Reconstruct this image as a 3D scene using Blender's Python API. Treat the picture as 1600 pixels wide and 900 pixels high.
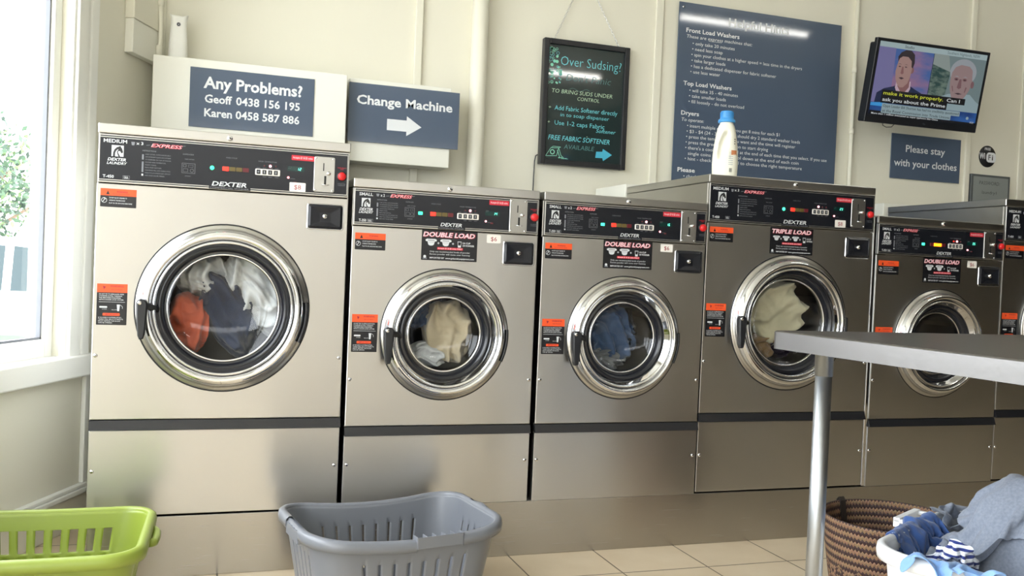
import bpy, bmesh, math, random
from mathutils import Vector, Matrix, noise
random.seed(7)
SC = bpy.context.scene
for o in list(bpy.data.objects): bpy.data.objects.remove(o)
COL = SC.collection
PI = math.pi

# ------------------------------------------------------------------ camera
CAM = (0.3084, -3.0570, 0.8191); YAW, PITCH, ROLL, FPX = 0.3267, -0.0203, 0.0426, 1436.4
cy_, sy_, cp_, sp_, cr_, sr_ = math.cos(YAW), math.sin(YAW), math.cos(PITCH), math.sin(PITCH), math.cos(ROLL), math.sin(ROLL)
fw = Vector((sy_*cp_, cy_*cp_, sp_)); rt = Vector((cy_, -sy_, 0)); up = rt.cross(fw)
rt, up = cr_*rt + sr_*up, -sr_*rt + cr_*up
cd = bpy.data.cameras.new('camera'); cam = bpy.data.objects.new('camera', cd); COL.objects.link(cam)
cam.matrix_world = Matrix(((rt.x, up.x, -fw.x, CAM[0]), (rt.y, up.y, -fw.y, CAM[1]), (rt.z, up.z, -fw.z, CAM[2]), (0, 0, 0, 1)))
cd.sensor_width = 36; cd.lens = FPX/1600*36; cd.clip_start = .02; cd.clip_end = 300
SC.camera = cam

# ------------------------------------------------------------------ world, sun, exposure
W = bpy.data.worlds.new('sky'); SC.world = W; W.use_nodes = True
wn = W.node_tree.nodes; wl = W.node_tree.links
bg = wn['Background']; bg.inputs['Strength'].default_value = 9.0
tc = wn.new('ShaderNodeTexCoord'); sx = wn.new('ShaderNodeSeparateXYZ'); cr = wn.new('ShaderNodeValToRGB')
cr.color_ramp.elements[0].position = .45; cr.color_ramp.elements[0].color = (.60, .59, .57, 1)
cr.color_ramp.elements[1].position = .56; cr.color_ramp.elements[1].color = (.92, .955, 1, 1)
mr = wn.new('ShaderNodeMapRange'); mr.inputs['From Min'].default_value = -1
wl.new(tc.outputs['Generated'], sx.inputs[0]); wl.new(sx.outputs['Z'], mr.inputs['Value']); wl.new(mr.outputs[0], cr.inputs[0]); wl.new(cr.outputs[0], bg.inputs['Color'])
sun_d = bpy.data.lights.new('sun', 'SUN'); sun = bpy.data.objects.new('sun', sun_d); COL.objects.link(sun)
sun_d.energy = 6; sun_d.angle = .03; sun_d.color = (1, .96, .9); sun.rotation_euler = Vector((.6, .12, .8)).to_track_quat('Z', 'Y').to_euler()   # sun high over the far side of the building
# portals only steer the sampling of sky light through the modelled window openings
def portal(loc, rot_m, w, h):
    d = bpy.data.lights.new('window_portal', 'AREA'); d.shape = 'RECTANGLE'; d.size = w; d.size_y = h; d.energy = 1; d.cycles.is_portal = True
    o = bpy.data.objects.new('window_portal', d); COL.objects.link(o); o.matrix_world = Matrix.Translation(loc) @ rot_m.to_4x4()
_a = math.radians(23.2); _d = Vector((-math.sin(_a), -math.cos(_a), 0)); _n = Vector((math.cos(_a), -math.sin(_a), 0)); _c = Vector((.09, 1.1, 0))
def _face(n):   # area lights shine along local -Z
    z = -n.normalized(); x = Vector((0, 0, 1)).cross(z).normalized(); y = z.cross(x); return Matrix((x, y, z)).transposed()
for x0, x1, z0, z1 in ((.62, 3.6, .44, 2.62), (3.9, 7.2, .10, 2.62)): portal(_c+_d*((x0+x1)/2)-_n*.10+Vector((0, 0, (z0+z1)/2)), _face(_n), x1-x0, z1-z0)
for x0, x1, z0, z1 in ((-3.0, -1.7, 0, 2.5), (-1.5, 3.6, 1.75, 2.35)): portal(Vector(((x0+x1)/2, -6.5, (z0+z1)/2)), _face(Vector((0, 1, 0))), x1-x0, z1-z0)
TUBE_POWER = 26.0
SC.view_settings.view_transform = 'Standard'; SC.view_settings.look = 'None'
SC.view_settings.exposure = 0.14; SC.view_settings.gamma = 1; SC.view_settings.use_curve_mapping = False

# ------------------------------------------------------------------ materials
def lin(c):
    c = c/255
    return c/12.92 if c <= .04045 else ((c+.055)/1.055)**2.4
def rgb(r, g, b): return (lin(r), lin(g), lin(b), 1)
MATS = {}
def mat(name, c, rough=.5, metal=0, emit=None, es=1, coat=0, aniso=0, bump=None, var=None, spec=.5, sheen=0, sss=0):
    if name in MATS: return MATS[name]
    m = bpy.data.materials.new(name); m.use_nodes = True; MATS[name] = m
    nt = m.node_tree; b = nt.nodes['Principled BSDF']
    b.inputs['Base Color'].default_value = c; b.inputs['Roughness'].default_value = rough; b.inputs['Metallic'].default_value = metal
    b.inputs['Specular IOR Level'].default_value = spec; b.inputs['Coat Weight'].default_value = coat; b.inputs['Coat Roughness'].default_value = .05
    b.inputs['Sheen Weight'].default_value = sheen
    if emit: b.inputs['Emission Color'].default_value = emit; b.inputs['Emission Strength'].default_value = es
    if aniso:
        b.inputs['Anisotropic'].default_value = aniso; b.inputs['Anisotropic Rotation'].default_value = .25
        t = nt.nodes.new('ShaderNodeTangent'); t.direction_type = 'RADIAL'; t.axis = 'Z'
        nt.links.new(t.outputs[0], b.inputs['Tangent'])
    if bump or var:
        tcn = nt.nodes.new('ShaderNodeTexCoord'); mp = nt.nodes.new('ShaderNodeMapping'); nt.links.new(tcn.outputs['Object'], mp.inputs[0])
        n = nt.nodes.new('ShaderNodeTexNoise'); nt.links.new(mp.outputs[0], n.inputs['Vector'])
        sc, st, stretch = bump if bump else (var[0], 0, (1, 1, 1))
        n.inputs['Scale'].default_value = sc; n.inputs['Detail'].default_value = 6; mp.inputs['Scale'].default_value = stretch
        if bump:
            bn = nt.nodes.new('ShaderNodeBump'); bn.inputs['Strength'].default_value = st; bn.inputs['Distance'].default_value = .004
            nt.links.new(n.outputs['Fac'], bn.inputs['Height']); nt.links.new(bn.outputs[0], b.inputs['Normal'])
        if var:
            n2 = nt.nodes.new('ShaderNodeTexNoise'); n2.inputs['Scale'].default_value = var[0]; n2.inputs['Detail'].default_value = 5
            nt.links.new(tcn.outputs['Object'], n2.inputs['Vector'])
            rp = nt.nodes.new('ShaderNodeValToRGB'); rp.color_ramp.elements[0].position = .35; rp.color_ramp.elements[1].position = .68
            rp.color_ramp.elements[0].color = c; rp.color_ramp.elements[1].color = var[1]
            nt.links.new(n2.outputs['Fac'], rp.inputs[0]); nt.links.new(rp.outputs[0], b.inputs['Base Color'])
    return m
def steel(name, c, rough, aniso):
    m = mat(name, c, rough, 1, aniso=aniso)
    nt = m.node_tree; b = nt.nodes['Principled BSDF']
    tcn = nt.nodes.new('ShaderNodeTexCoord'); mp = nt.nodes.new('ShaderNodeMapping'); nt.links.new(tcn.outputs['Object'], mp.inputs[0])
    mp.inputs['Scale'].default_value = (1.2, 1, 160)
    n = nt.nodes.new('ShaderNodeTexNoise'); n.inputs['Scale'].default_value = 4; n.inputs['Detail'].default_value = 4; nt.links.new(mp.outputs[0], n.inputs[0])
    r = nt.nodes.new('ShaderNodeMapRange'); r.inputs['To Min'].default_value = rough*.96; r.inputs['To Max'].default_value = rough*1.04
    nt.links.new(n.outputs['Fac'], r.inputs['Value']); nt.links.new(r.outputs[0], b.inputs['Roughness'])
    # gentle waviness of thin sheet metal
    mp2 = nt.nodes.new('ShaderNodeMapping'); nt.links.new(tcn.outputs['Object'], mp2.inputs[0]); mp2.inputs['Scale'].default_value = (1, 1, .45)
    n2 = nt.nodes.new('ShaderNodeTexNoise'); n2.inputs['Scale'].default_value = 3.2; n2.inputs['Detail'].default_value = 1; nt.links.new(mp2.outputs[0], n2.inputs[0])
    bn = nt.nodes.new('ShaderNodeBump'); bn.inputs['Strength'].default_value = .35; bn.inputs['Distance'].default_value = .012
    nt.links.new(n2.outputs['Fac'], bn.inputs['Height']); nt.links.new(bn.outputs[0], b.inputs['Normal'])
    return m
M_STEEL = steel('brushed steel', (.60, .592, .578, 1), .29, .85)
M_STEEL2 = steel('plain steel', (.56, .55, .53, 1), .30, .6)
M_PLINTH = steel('plinth steel', (.49, .47, .445, 1), .27, .85)
M_CHROME = mat('chrome', (.74, .75, .77, 1), .05, 1)
M_TUBE = mat('galvanised tube', (.40, .42, .44, 1), .38, 1)
M_TABLE = mat('table steel', (.21, .205, .205, 1), .32, 1, bump=(60, .05, (1, 1, 1)))
M_BLACK = mat('black plastic', (.012, .013, .016, 1), .35)
M_GASKET = mat('black rubber', (.010, .011, .015, 1), .22)
M_FASCIA = mat('black fascia', (.011, .012, .016, 1), .24, spec=.35)
M_DARK = mat('dark gap', (.01, .01, .01, 1), .7)
M_WALL = mat('cream wall paint', rgb(228, 225, 209), .62, bump=(25, .03, (1, 1, 1)))
M_TRIMW = mat('white gloss paint', rgb(234, 234, 228), .35)
M_WHITE = mat('white plastic', rgb(236, 236, 230), .4)
M_BOARD = mat('white board', rgb(232, 231, 220), .5)
M_SIGN = mat('slate blue sign', rgb(82, 95, 114), .06)
M_INKW = mat('white lettering', rgb(225, 228, 230), .5)
M_PRINT = mat('white print', rgb(205, 208, 212), .5)
M_PRINTD = mat('grey print', rgb(120, 123, 130), .5)
M_RED = mat('red print', rgb(200, 40, 58), .5)
M_ORANGE = mat('orange sticker', rgb(232, 84, 36), .5)
M_LABEL = mat('black label', rgb(22, 22, 26), .3)
M_PRICE = mat('price sticker', rgb(232, 228, 222), .5)
M_DKRED = mat('dark red ink', rgb(150, 30, 50), .5)
M_PINK = mat('pale pink lettering', rgb(242, 205, 212), .5)
M_BTN = mat('red button', rgb(205, 30, 34), .35)
def glassy(name, tint, fac_rough=.02, ior=1.45):
    m = bpy.data.materials.new(name); m.use_nodes = True; nt = m.node_tree; nt.nodes.clear()
    o = nt.nodes.new('ShaderNodeOutputMaterial'); mx = nt.nodes.new('ShaderNodeMixShader'); tr = nt.nodes.new('ShaderNodeBsdfTransparent'); gl = nt.nodes.new('ShaderNodeBsdfGlossy'); fr = nt.nodes.new('ShaderNodeFresnel')
    tr.inputs[0].default_value = tint; gl.inputs['Roughness'].default_value = fac_rough; fr.inputs[0].default_value = ior
    geo = nt.nodes.new('ShaderNodeNewGeometry'); mr_ = nt.nodes.new('ShaderNodeMapRange'); mr_.inputs['To Min'].default_value = ior; mr_.inputs['To Max'].default_value = 1/ior
    nt.links.new(geo.outputs['Backfacing'], mr_.inputs['Value']); nt.links.new(mr_.outputs[0], fr.inputs[0])   # same reflectance from either side
    nt.links.new(fr.outputs[0], mx.inputs[0]); nt.links.new(tr.outputs[0], mx.inputs[1]); nt.links.new(gl.outputs[0], mx.inputs[2]); nt.links.new(mx.outputs[0], o.inputs[0])
    return m
M_GLASS = glassy('window glass', (.96, .98, .98, 1))
M_FROST = bpy.data.materials.new('frosted glass'); M_FROST.use_nodes = True
_t = M_FROST.node_tree; _t.nodes.clear(); _o = _t.nodes.new('ShaderNodeOutputMaterial'); _b = _t.nodes.new('ShaderNodeBsdfTranslucent'); _b.inputs[0].default_value = (.62, .61, .59, 1); _t.links.new(_b.outputs[0], _o.inputs[0])
M_PORT = glassy('porthole glass', (.86, .88, .9, 1), .03, 1.5)

# ------------------------------------------------------------------ helpers
class MB:
    """collects geometry for ONE mesh object"""
    def __init__(s): s.v = []; s.f = []; s.m = []; s.mats = []; s.sm = []; s.uv = None
    def mi(s, m):
        if m not in s.mats: s.mats.append(m)
        return s.mats.index(m)
    def add(s, vs, fs, m, smooth=False):
        b = len(s.v); k = s.mi(m); s.v += [tuple(v) for v in vs]
        for f in fs: s.f.append(tuple(i+b for i in f)); s.m.append(k); s.sm.append(smooth)
        return s
    def box(s, x0, x1, y0, y1, z0, z1, m, M=None):
        v = [(x, y, z) for x in (x0, x1) for y in (y0, y1) for z in (z0, z1)]
        if M: v = [M @ Vector(p) for p in v]
        return s.add(v, [(0, 1, 3, 2), (4, 6, 7, 5), (0, 4, 5, 1), (2, 3, 7, 6), (0, 2, 6, 4), (1, 5, 7, 3)], m)
    def rbox(s, x0, x1, y0, y1, z0, z1, m, r=.01, n=5):
        """box with rounded corners seen from the front (xz outline), extruded along y"""
        P = rrect(x0, x1, z0, z1, r, n); N = len(P)
        e = min(.002, (y1-y0)*.3, r*.4)
        Q = rrect(x0+e, x1-e, z0+e, z1-e, max(r-e, .0005), n)
        vs = [(x, y1, z) for x, z in P]+[(x, y0+e, z) for x, z in P]+[(x, y0, z) for x, z in Q]
        fs = [(i, (i+1) % N, N+(i+1) % N, N+i) for i in range(N)]+[(N+i, N+(i+1) % N, 2*N+(i+1) % N, 2*N+i) for i in range(N)]
        fs += [tuple(range(2*N, 3*N)), tuple(reversed(range(N)))]
        return s.add(vs, fs, m)
    def tube(s, pts, r, m, n=10, closed=False, radii=None):
        pts = [Vector(p) for p in pts]; L = len(pts); rings = []
        prev = None
        for i, p in enumerate(pts):
            a = pts[(i-1) % L] if (i or closed) else p; b = pts[(i+1) % L] if (i < L-1 or closed) else p
            d = (b-a).normalized()
            if prev is None:
                q = Vector((0, 0, 1)) if abs(d.z) < .9 else Vector((1, 0, 0)); e1 = d.cross(q).normalized()
            else: e1 = (prev-d*prev.dot(d)).normalized()
            prev = e1; e2 = d.cross(e1); rr = radii[i] if radii else r
            rings.append([p+e1*math.cos(2*PI*k/n)*rr+e2*math.sin(2*PI*k/n)*rr for k in range(n)])
        vs = [v for R in rings for v in R]; fs = []
        for i in range(L if closed else L-1):
            j = (i+1) % L
            for k in range(n): fs.append((i*n+k, i*n+(k+1) % n, j*n+(k+1) % n, j*n+k))
        if not closed: fs += [tuple(reversed(range(n))), tuple(range((L-1)*n, L*n))]
        return s.add(vs, fs, m, True)
    def lathe(s, prof, m, c=(0, 0, 0), axis='y', n=64, smooth=True, a0=0, a1=2*PI):
        """prof = [(r, h)]; axis y: h is distance towards the viewer (-y)"""
        full = abs(a1-a0-2*PI) < 1e-6; vs = []
        K = n if full else n+1
        for r, h in prof:
            for k in range(K):
                a = a0+(a1-a0)*k/n
                if axis == 'y': vs.append((c[0]+r*math.cos(a), c[1]-h, c[2]+r*math.sin(a)))
                else: vs.append((c[0]+r*math.cos(a), c[1]+r*math.sin(a), c[2]+h))
        fs = []
        for i in range(len(prof)-1):
            for k in range(n):
                j = (k+1) % K
                fs.append((i*K+k, i*K+j, (i+1)*K+j, (i+1)*K+k) if axis == 'z' else (i*K+k, (i+1)*K+k, (i+1)*K+j, i*K+j))
        return s.add(vs, fs, m, smooth)
    def build(s, name, parent=None, bevel=0, seg=2, recalc=True, autosm=None, sub=0, solid=0):
        me = bpy.data.meshes.new(name); me.from_pydata(s.v, [], s.f)
        for m in s.mats: me.materials.append(m)
        me.polygons.foreach_set('material_index', s.m); me.polygons.foreach_set('use_smooth', s.sm)
        if s.uv:
            l = me.uv_layers.new(name='UVMap')
            for lp in me.loops: l.data[lp.index].uv = s.uv[lp.vertex_index]
        if recalc:
            bm = bmesh.new(); bm.from_mesh(me); bmesh.ops.recalc_face_normals(bm, faces=bm.faces); bm.to_mesh(me); bm.free()
        me.update()
        o = bpy.data.objects.new(name, me); COL.objects.link(o)
        if parent: o.parent = parent
        if solid:
            d = o.modifiers.new('s', 'SOLIDIFY'); d.thickness = solid; d.offset = 0
        if bevel:
            d = o.modifiers.new('b', 'BEVEL'); d.width = bevel; d.segments = seg; d.limit_method = 'ANGLE'; d.angle_limit = math.radians(50)
        if sub:
            d = o.modifiers.new('u', 'SUBSURF'); d.levels = sub; d.render_levels = sub
        return o
def rrect(x0, x1, z0, z1, r, n=5):
    P = []
    for cx, cz, a in ((x1-r, z1-r, 0), (x0+r, z1-r, PI/2), (x0+r, z0+r, PI), (x1-r, z0+r, 1.5*PI)):
        for k in range(n+1): P.append((cx+r*math.cos(a+PI/2*k/n), cz+r*math.sin(a+PI/2*k/n)))
    return P
def empty(name, loc, label, cat, group=None, rz=0):
    o = bpy.data.objects.new(name, None); COL.objects.link(o); o.location = loc; o.rotation_euler = (0, 0, rz); o.empty_display_size = .1
    return tag(o, label, cat, group)
def tag(o, label, cat, group=None, kind=None):
    o['label'] = label; o['category'] = cat
    if group: o['group'] = group
    if kind: o['kind'] = kind
    return o
def struct(o): o['kind'] = 'structure'; return o
def lab(o, t): o['label'] = t; return o

# lettering: the built-in font turned into mesh, cached at size 1
TX = {}
def text_geo(t, bold=0, res=2):
    k = (t, bold)
    if k in TX: return TX[k]
    c = bpy.data.curves.new('lettering', 'FONT'); c.body = t; c.size = 1; c.offset = bold; c.resolution_u = res; c.fill_mode = 'FRONT'
    o = bpy.data.objects.new('lettering', c); COL.objects.link(o); bpy.context.view_layer.update()
    dg = bpy.context.evaluated_depsgraph_get(); e = o.evaluated_get(dg); me = e.to_mesh()
    vs = [(v.co.x, v.co.y) for v in me.vertices]; fs = [tuple(p.vertices) for p in me.polygons]
    e.to_mesh_clear(); bpy.data.objects.remove(o); bpy.data.curves.remove(c)
    x0 = min(v[0] for v in vs); x1 = max(v[0] for v in vs)
    vs = [(x-x0, y) for x, y in vs]
    TX[k] = (vs, fs, x1-x0); return TX[k]
class GR(MB):
    """flat graphics on a plane: u right, v up; facing -y at depth y0 (smaller = nearer the viewer)"""
    def __init__(s, y0=0): super().__init__(); s.y = y0; s.n = 0
    def poly(s, P, m, d=0): s.add([(x, s.y-d, z) for x, z in P], [tuple(range(len(P)))], m); return s
    def rect(s, x0, x1, z0, z1, m, d=0, r=0): return s.poly(rrect(x0, x1, z0, z1, r, 4) if r else [(x0, z0), (x1, z0), (x1, z1), (x0, z1)], m, d)
    def disc(s, x, z, r, m, d=0, rz=None, n=20, a0=0): return s.poly([(x+r*math.cos(2*PI*k/n+a0), z+(rz or r)*math.sin(2*PI*k/n+a0)) for k in range(n)], m, d)
    def ring(s, x, z, r, w, m, d=0, n=20):
        vs = [(x+q*math.cos(2*PI*k/n), s.y-d, z+q*math.sin(2*PI*k/n)) for q in (r, r-w) for k in range(n)]
        s.add(vs, [(k, (k+1) % n, n+(k+1) % n, n+k) for k in range(n)], m); return s
    def line(s, pts, w, m, d=0):
        for (x0, z0), (x1, z1) in zip(pts, pts[1:]):
            L = math.hypot(x1-x0, z1-z0) or 1; nx, nz = -(z1-z0)/L*w/2, (x1-x0)/L*w/2
            s.poly([(x0-nx, z0-nz), (x1-nx, z1-nz), (x1+nx, z1+nz), (x0+nx, z0+nz)], m, d)
        return s
    def frame(s, x0, x1, z0, z1, w, m, d=0):
        return s.rect(x0, x1, z1-w, z1, m, d).rect(x0, x1, z0, z0+w, m, d).rect(x0, x0+w, z0, z1, m, d).rect(x1-w, x1, z0, z1, m, d)
    def text(s, t, x, z, h, m, w=None, bold=0, shear=0, d=0, al='l', rot=0):
        """h = cap height; w = forced width"""
        vs, fs, tw = text_geo(t, bold); k = h/.69; kx = (w/tw) if w else k
        ox = {'l': 0, 'c': -tw*kx/2, 'r': -tw*kx}[al]; c, q = math.cos(rot), math.sin(rot)
        out = []
        for a, b in vs:
            X = a*kx+ox+b*k*shear; Z = b*k
            out.append((x+X*c-Z*q, s.y-d, z+X*q+Z*c))
        s.add(out, fs, m); return s
    def done(s, name, parent=None): return s.build(name, parent, recalc=False)

# ------------------------------------------------------------------ room shell
ZF, ZC = -.1964, 2.84
A = math.radians(23.2); C0 = Vector((.09, 1.1, 0)); WD = Vector((-math.sin(A), -math.cos(A), 0)); WN = Vector((math.cos(A), -math.sin(A), 0))
MW = Matrix(((WD.x, -WN.x, 0, C0.x), (WD.y, -WN.y, 0, C0.y), (0, 0, 1, 0), (0, 0, 0, 1)))   # local x along the wall from the corner, local -y into the room
XR, YF = 8.2, -6.4
LW = (1.1-YF)/math.cos(A)
def tiles(name, size, ox, oy, tile, grout, rough):
    m = bpy.data.materials.new(name); m.use_nodes = True; nt = m.node_tree; b = nt.nodes['Principled BSDF']
    tcn = nt.nodes.new('ShaderNodeTexCoord'); mp = nt.nodes.new('ShaderNodeMapping'); nt.links.new(tcn.outputs['Object'], mp.inputs[0]); mp.inputs['Location'].default_value = (-ox, -oy, 0)
    br = nt.nodes.new('ShaderNodeTexBrick'); nt.links.new(mp.outputs[0], br.inputs['Vector']); br.offset = 0; br.squash = 1
    for k, v in (('Scale', 1), ('Mortar Size', .0028), ('Brick Width', size), ('Row Height', size), ('Mortar Smooth', .1), ('Bias', 0)): br.inputs[k].default_value = v
    n = nt.nodes.new('ShaderNodeTexNoise'); n.inputs['Scale'].default_value = 5; n.inputs['Detail'].default_value = 6; nt.links.new(mp.outputs[0], n.inputs[0])
    rp = nt.nodes.new('ShaderNodeValToRGB'); rp.color_ramp.elements[0].position = .3; rp.color_ramp.elements[1].position = .7
    rp.color_ramp.elements[0].color = tile[0]; rp.color_ramp.elements[1].color = tile[1]; nt.links.new(n.outputs['Fac'], rp.inputs[0])
    nt.links.new(rp.outputs[0], br.inputs['Color1']); nt.links.new(rp.outputs[0], br.inputs['Color2']); br.inputs['Mortar'].default_value = grout
    nt.links.new(br.outputs['Color'], b.inputs['Base Color']); b.inputs['Roughness'].default_value = rough
    bn = nt.nodes.new('ShaderNodeBump'); bn.inputs['Strength'].default_value = .4; bn.inputs['Distance'].default_value = .002; bn.invert = True
    nt.links.new(br.outputs['Fac'], bn.inputs['Height']); nt.links.new(bn.outputs[0], b.inputs['Normal'])
    return m
M_FLOOR = tiles('beige floor tiles', .328, .390, -.248, (rgb(202, 184, 156), rgb(212, 196, 170)), rgb(96, 84, 70), .38)
xl = C0.x + WD.x*LW
# footprint corners: back-left, back-right, front-right, front-left
fp = [(C0.x-.1, 1.25), (XR+.15, 1.25), (XR+.15, YF-.15), (xl-.25, YF-.15)]
struct(MB().add([(x, y, z) for z in (ZF, ZF-.12) for x, y in fp], [(0, 1, 2, 3), (7, 6, 5, 4), (0, 4, 5, 1), (1, 5, 6, 2), (2, 6, 7, 3), (3, 7, 4, 0)], M_FLOOR).build('floor'))
M_CEIL = mat('white ceiling', rgb(226, 225, 218), .7)
struct(MB().add([(x, y, z) for z in (ZC, ZC+.12) for x, y in fp], [(0, 1, 2, 3), (7, 6, 5, 4), (0, 4, 5, 1), (1, 5, 6, 2), (2, 6, 7, 3), (3, 7, 4, 0)], M_CEIL).build('ceiling'))
struct(MB().box(C0.x-.12, XR, 1.1, 1.24, ZF, ZC, M_WALL).build('wall_back'))
struct(MB().box(XR, XR+.14, YF, 1.1, ZF, ZC, mat('right wall dimmed', rgb(48, 46, 44), .6)).build('wall_right'))  # dimness of the far room put into the colour, darkens the right-hand reflections
def wall_hole(x0, x1, z0, z1, holes, m, thick, M, name):
    """wall in local xz with rectangular openings, thickness towards +y"""
    xs = sorted({x0, x1, *[h[0] for h in holes], *[h[1] for h in holes]}); zs = sorted({z0, z1, *[h[2] for h in holes], *[h[3] for h in holes]})
    mb = MB()
    for a, b in zip(xs, xs[1:]):
        for c, d in zip(zs, zs[1:]):
            if any(h[0] <= a and b <= h[1] and h[2] <= c and d <= h[3] for h in holes): continue
            mb.box(a, b, 0, thick, c, d, m, M)
    return struct(mb.build(name, recalc=False))
WIN = [(.62, 3.6, .44, 2.62), (3.9, 7.2, .10, 2.62)]
wall_hole(-.05, LW, ZF, ZC, WIN, M_WALL, .13, MW, 'wall_left')
M_FRONT = mat('front wall paint', rgb(214, 212, 206), .6)
MF = Matrix.Translation((0, YF, 0))
MFw = Matrix(((1, 0, 0, 0), (0, -1, 0, YF), (0, 0, 1, 0), (0, 0, 0, 1)))
WF = [(-3.0, -1.7, .0, 2.5), (-1.5, 3.6, 1.75, 2.35)]
wall_hole(xl-.2, XR, ZF, ZC, WF, M_FRONT, .13, MFw, 'wall_front')
struct(MB().box(5.0, XR, YF, -3.3, ZF, ZC, mat('dark reflection block', rgb(40, 38, 36), .6)).build('reflection_dark_block', bevel=.01))  # unseen block added so the right-hand steel fronts reflect something dark
# windows of the slanted wall, and unseen front openings added for reflections
def window(name, M, x0, x1, z0, z1, casing, sill, glass=None):
    fr = MB()
    w = .045
    for a, b, c, d in ((x0, x0+w, z0, z1), (x1-w, x1, z0, z1), (x0+w, x1-w, z0, z0+w+.02), (x0+w, x1-w, z1-w, z1)):
        fr.box(a, b, .03, .085, c, d, M_TRIMW, M)
    root = struct(fr.build(name, bevel=.004))
    pn = MB().add([M @ Vector(p) for p in ((x0+w, .06, z0+w), (x1-w, .06, z0+w), (x1-w, .06, z1-w), (x0+w, .06, z1-w))], [(0, 1, 2, 3)], glass or M_GLASS).build('pane', root, recalc=False)
    gs = MB()
    for a, b, c, d in ((x0+w, x0+w+.008, z0+w, z1-w), (x0+w, x1-w, z0+w+.02, z0+w+.028)): gs.box(a, b, .045, .062, c, d, M_PRINTD, M)
    gs.build('glazing_bead', root)
    if casing:
        cs = MB(); W_ = casing
        for k, (q0, q1, t) in enumerate(((0, W_, .022), (.012, W_*.42, .034), (W_*.62, W_-.01, .030))):
            cs.box(x0-q1+.012, x0-q0+.012, -t, 0, z0-.0, z1+W_, M_TRIMW, M); cs.box(x1+q0-.012, x1+q1-.012, -t, 0, z0, z1+W_, M_TRIMW, M)
            cs.box(x0-W_+.012, x1+W_-.012, -t, 0, z1+q0-.01, z1+q1-.01, M_TRIMW, M)
        cs.build('casing', root, bevel=.004)
    if sill:
        MB().box(x0-casing+.0, x1+casing, -.05, .06, z0-.075, z0+.004, M_TRIMW, M).build('sill', root, bevel=.006)
    return root
window('window_1', MW, *WIN[0], .16, True)
window('window_2', MW, *WIN[1], .10, True)
window('added_shopfront_window', MFw, *WF[0], .08, False)  # unseen shopfront pane, put in as a bright source for the steel to mirror
window('added_transom_window', MFw, *WF[1], .08, False, M_FROST)  # invented high strip of glass, its glow lifts the upper steel fronts
# baseboard and corner mould of the slanted wall
bb = MB().box(.0, LW, -.018, 0, ZF, -.062, M_WALL, MW).box(0, LW, -.030, 0, -.075, -.055, M_TRIMW, MW).box(0, LW, -.024, 0, -.055, -.040, M_TRIMW, MW)
struct(bb.build('baseboard_left', bevel=.004))
struct(MB().box(.445, .475, -.018, 0, -.04, .365, M_TRIMW, MW).build('trim_1', bevel=.004))
struct(MB().box(.0, .245, -.035, 0, 1.607, 1.74, M_BOARD, MW).box(0, .25, -.04, 0, 1.74, 2.4, M_WALL, MW).build('trim_2', bevel=.003))
def vtrim(n, x0, x1, z0, z1, d=.014, m=M_WALL): return struct(MB().box(x0, x1, 1.1-d, 1.1, z0, z1, m).build('trim_%d' % n, bevel=.004))
vtrim(3, 1.195, 1.230, -.1, ZC, .02); vtrim(4, 2.410, 2.452, -.1, ZC, .012); vtrim(5, 4.395, 4.43, -.1, ZC, .016); vtrim(6, 4.79, 4.83, -.1, ZC, .012); vtrim(7, .10, .135, -.1, ZC, .02)
struct(MB().box(5.9, 5.94, 1.086, 1.1, -.1, ZC, M_WALL).build('trim_8', bevel=.004))
# stainless plinth that carries the row
pl = MB().box(.004, 5.2, .001, .72, ZF, -.002, M_PLINTH)
tag(pl.build('machine_plinth', bevel=.002), 'low stainless steel plinth running under the whole row of washing machines', 'plinth')
# the boxed-in service duct behind the machines
def duct(x0, x1, z1, label):
    r = MB().box(x0, x1, .735, 1.070, ZF, z1, M_BOARD).build('service_duct', bevel=.003)
    return tag(r, label, 'pipe boxing', 'white boxing behind the machines')
duct(2.115, 2.85, 1.228, 'white boxing between the wall and the machine that carries the detergent bottle')
duct(3.545, 4.3, 1.232, 'white boxing between the wall and the rightmost tall machine')

# ------------------------------------------------------------------ washing machines
KIND = dict(
 small=dict(w=.656, h=1.0997, lb=1.0677, pb=.9444, st=.2732, R=.2271, cx=.3321, cz=.5857, g=.70, gl=.565, size='SMALL', mult='2', model='T-350'),
 medium=dict(w=.762, h=1.2105, lb=1.1787, pb=1.0312, st=.3046, R=.2671, cx=.382, cz=.6571, g=.755, gl=.635, size='MEDIUM', mult='3', model='T-450'))
M_LG = mat('green lamp', rgb(20, 200, 130), .3, emit=rgb(60, 255, 180), es=3)
M_LR = mat('red lamp', rgb(230, 40, 30), .3, emit=rgb(255, 40, 25), es=2.4)
M_LRH = mat('bright red lamp', rgb(255, 150, 150), .3, emit=rgb(255, 150, 160), es=5)
M_LO = mat('amber lamp', rgb(255, 140, 20), .3, emit=rgb(255, 130, 20), es=3)
M_LOFF = mat('unlit amber lamp', rgb(98, 84, 40), .3)
M_LOFFR = mat('unlit red lamp', rgb(96, 26, 34), .3)
M_DISP = mat('green display window', rgb(12, 48, 44), .2)
M_DIG = mat('display digit', rgb(110, 240, 220), .3, emit=rgb(110, 245, 220), es=1.6)
M_DRUM = mat('drum steel', (.16, .165, .18, 1), .35, 1)
M_PLATE = mat('coin plate steel', (.50, .49, .46, 1), .34, 1)
SEG = {'0': 'abcdef', '1': 'bc', '2': 'abged', '3': 'abgcd', '4': 'fgbc', '5': 'afgcd', '6': 'afgcde', '7': 'abc', '8': 'abcdefg', '9': 'abcdfg'}
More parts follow.
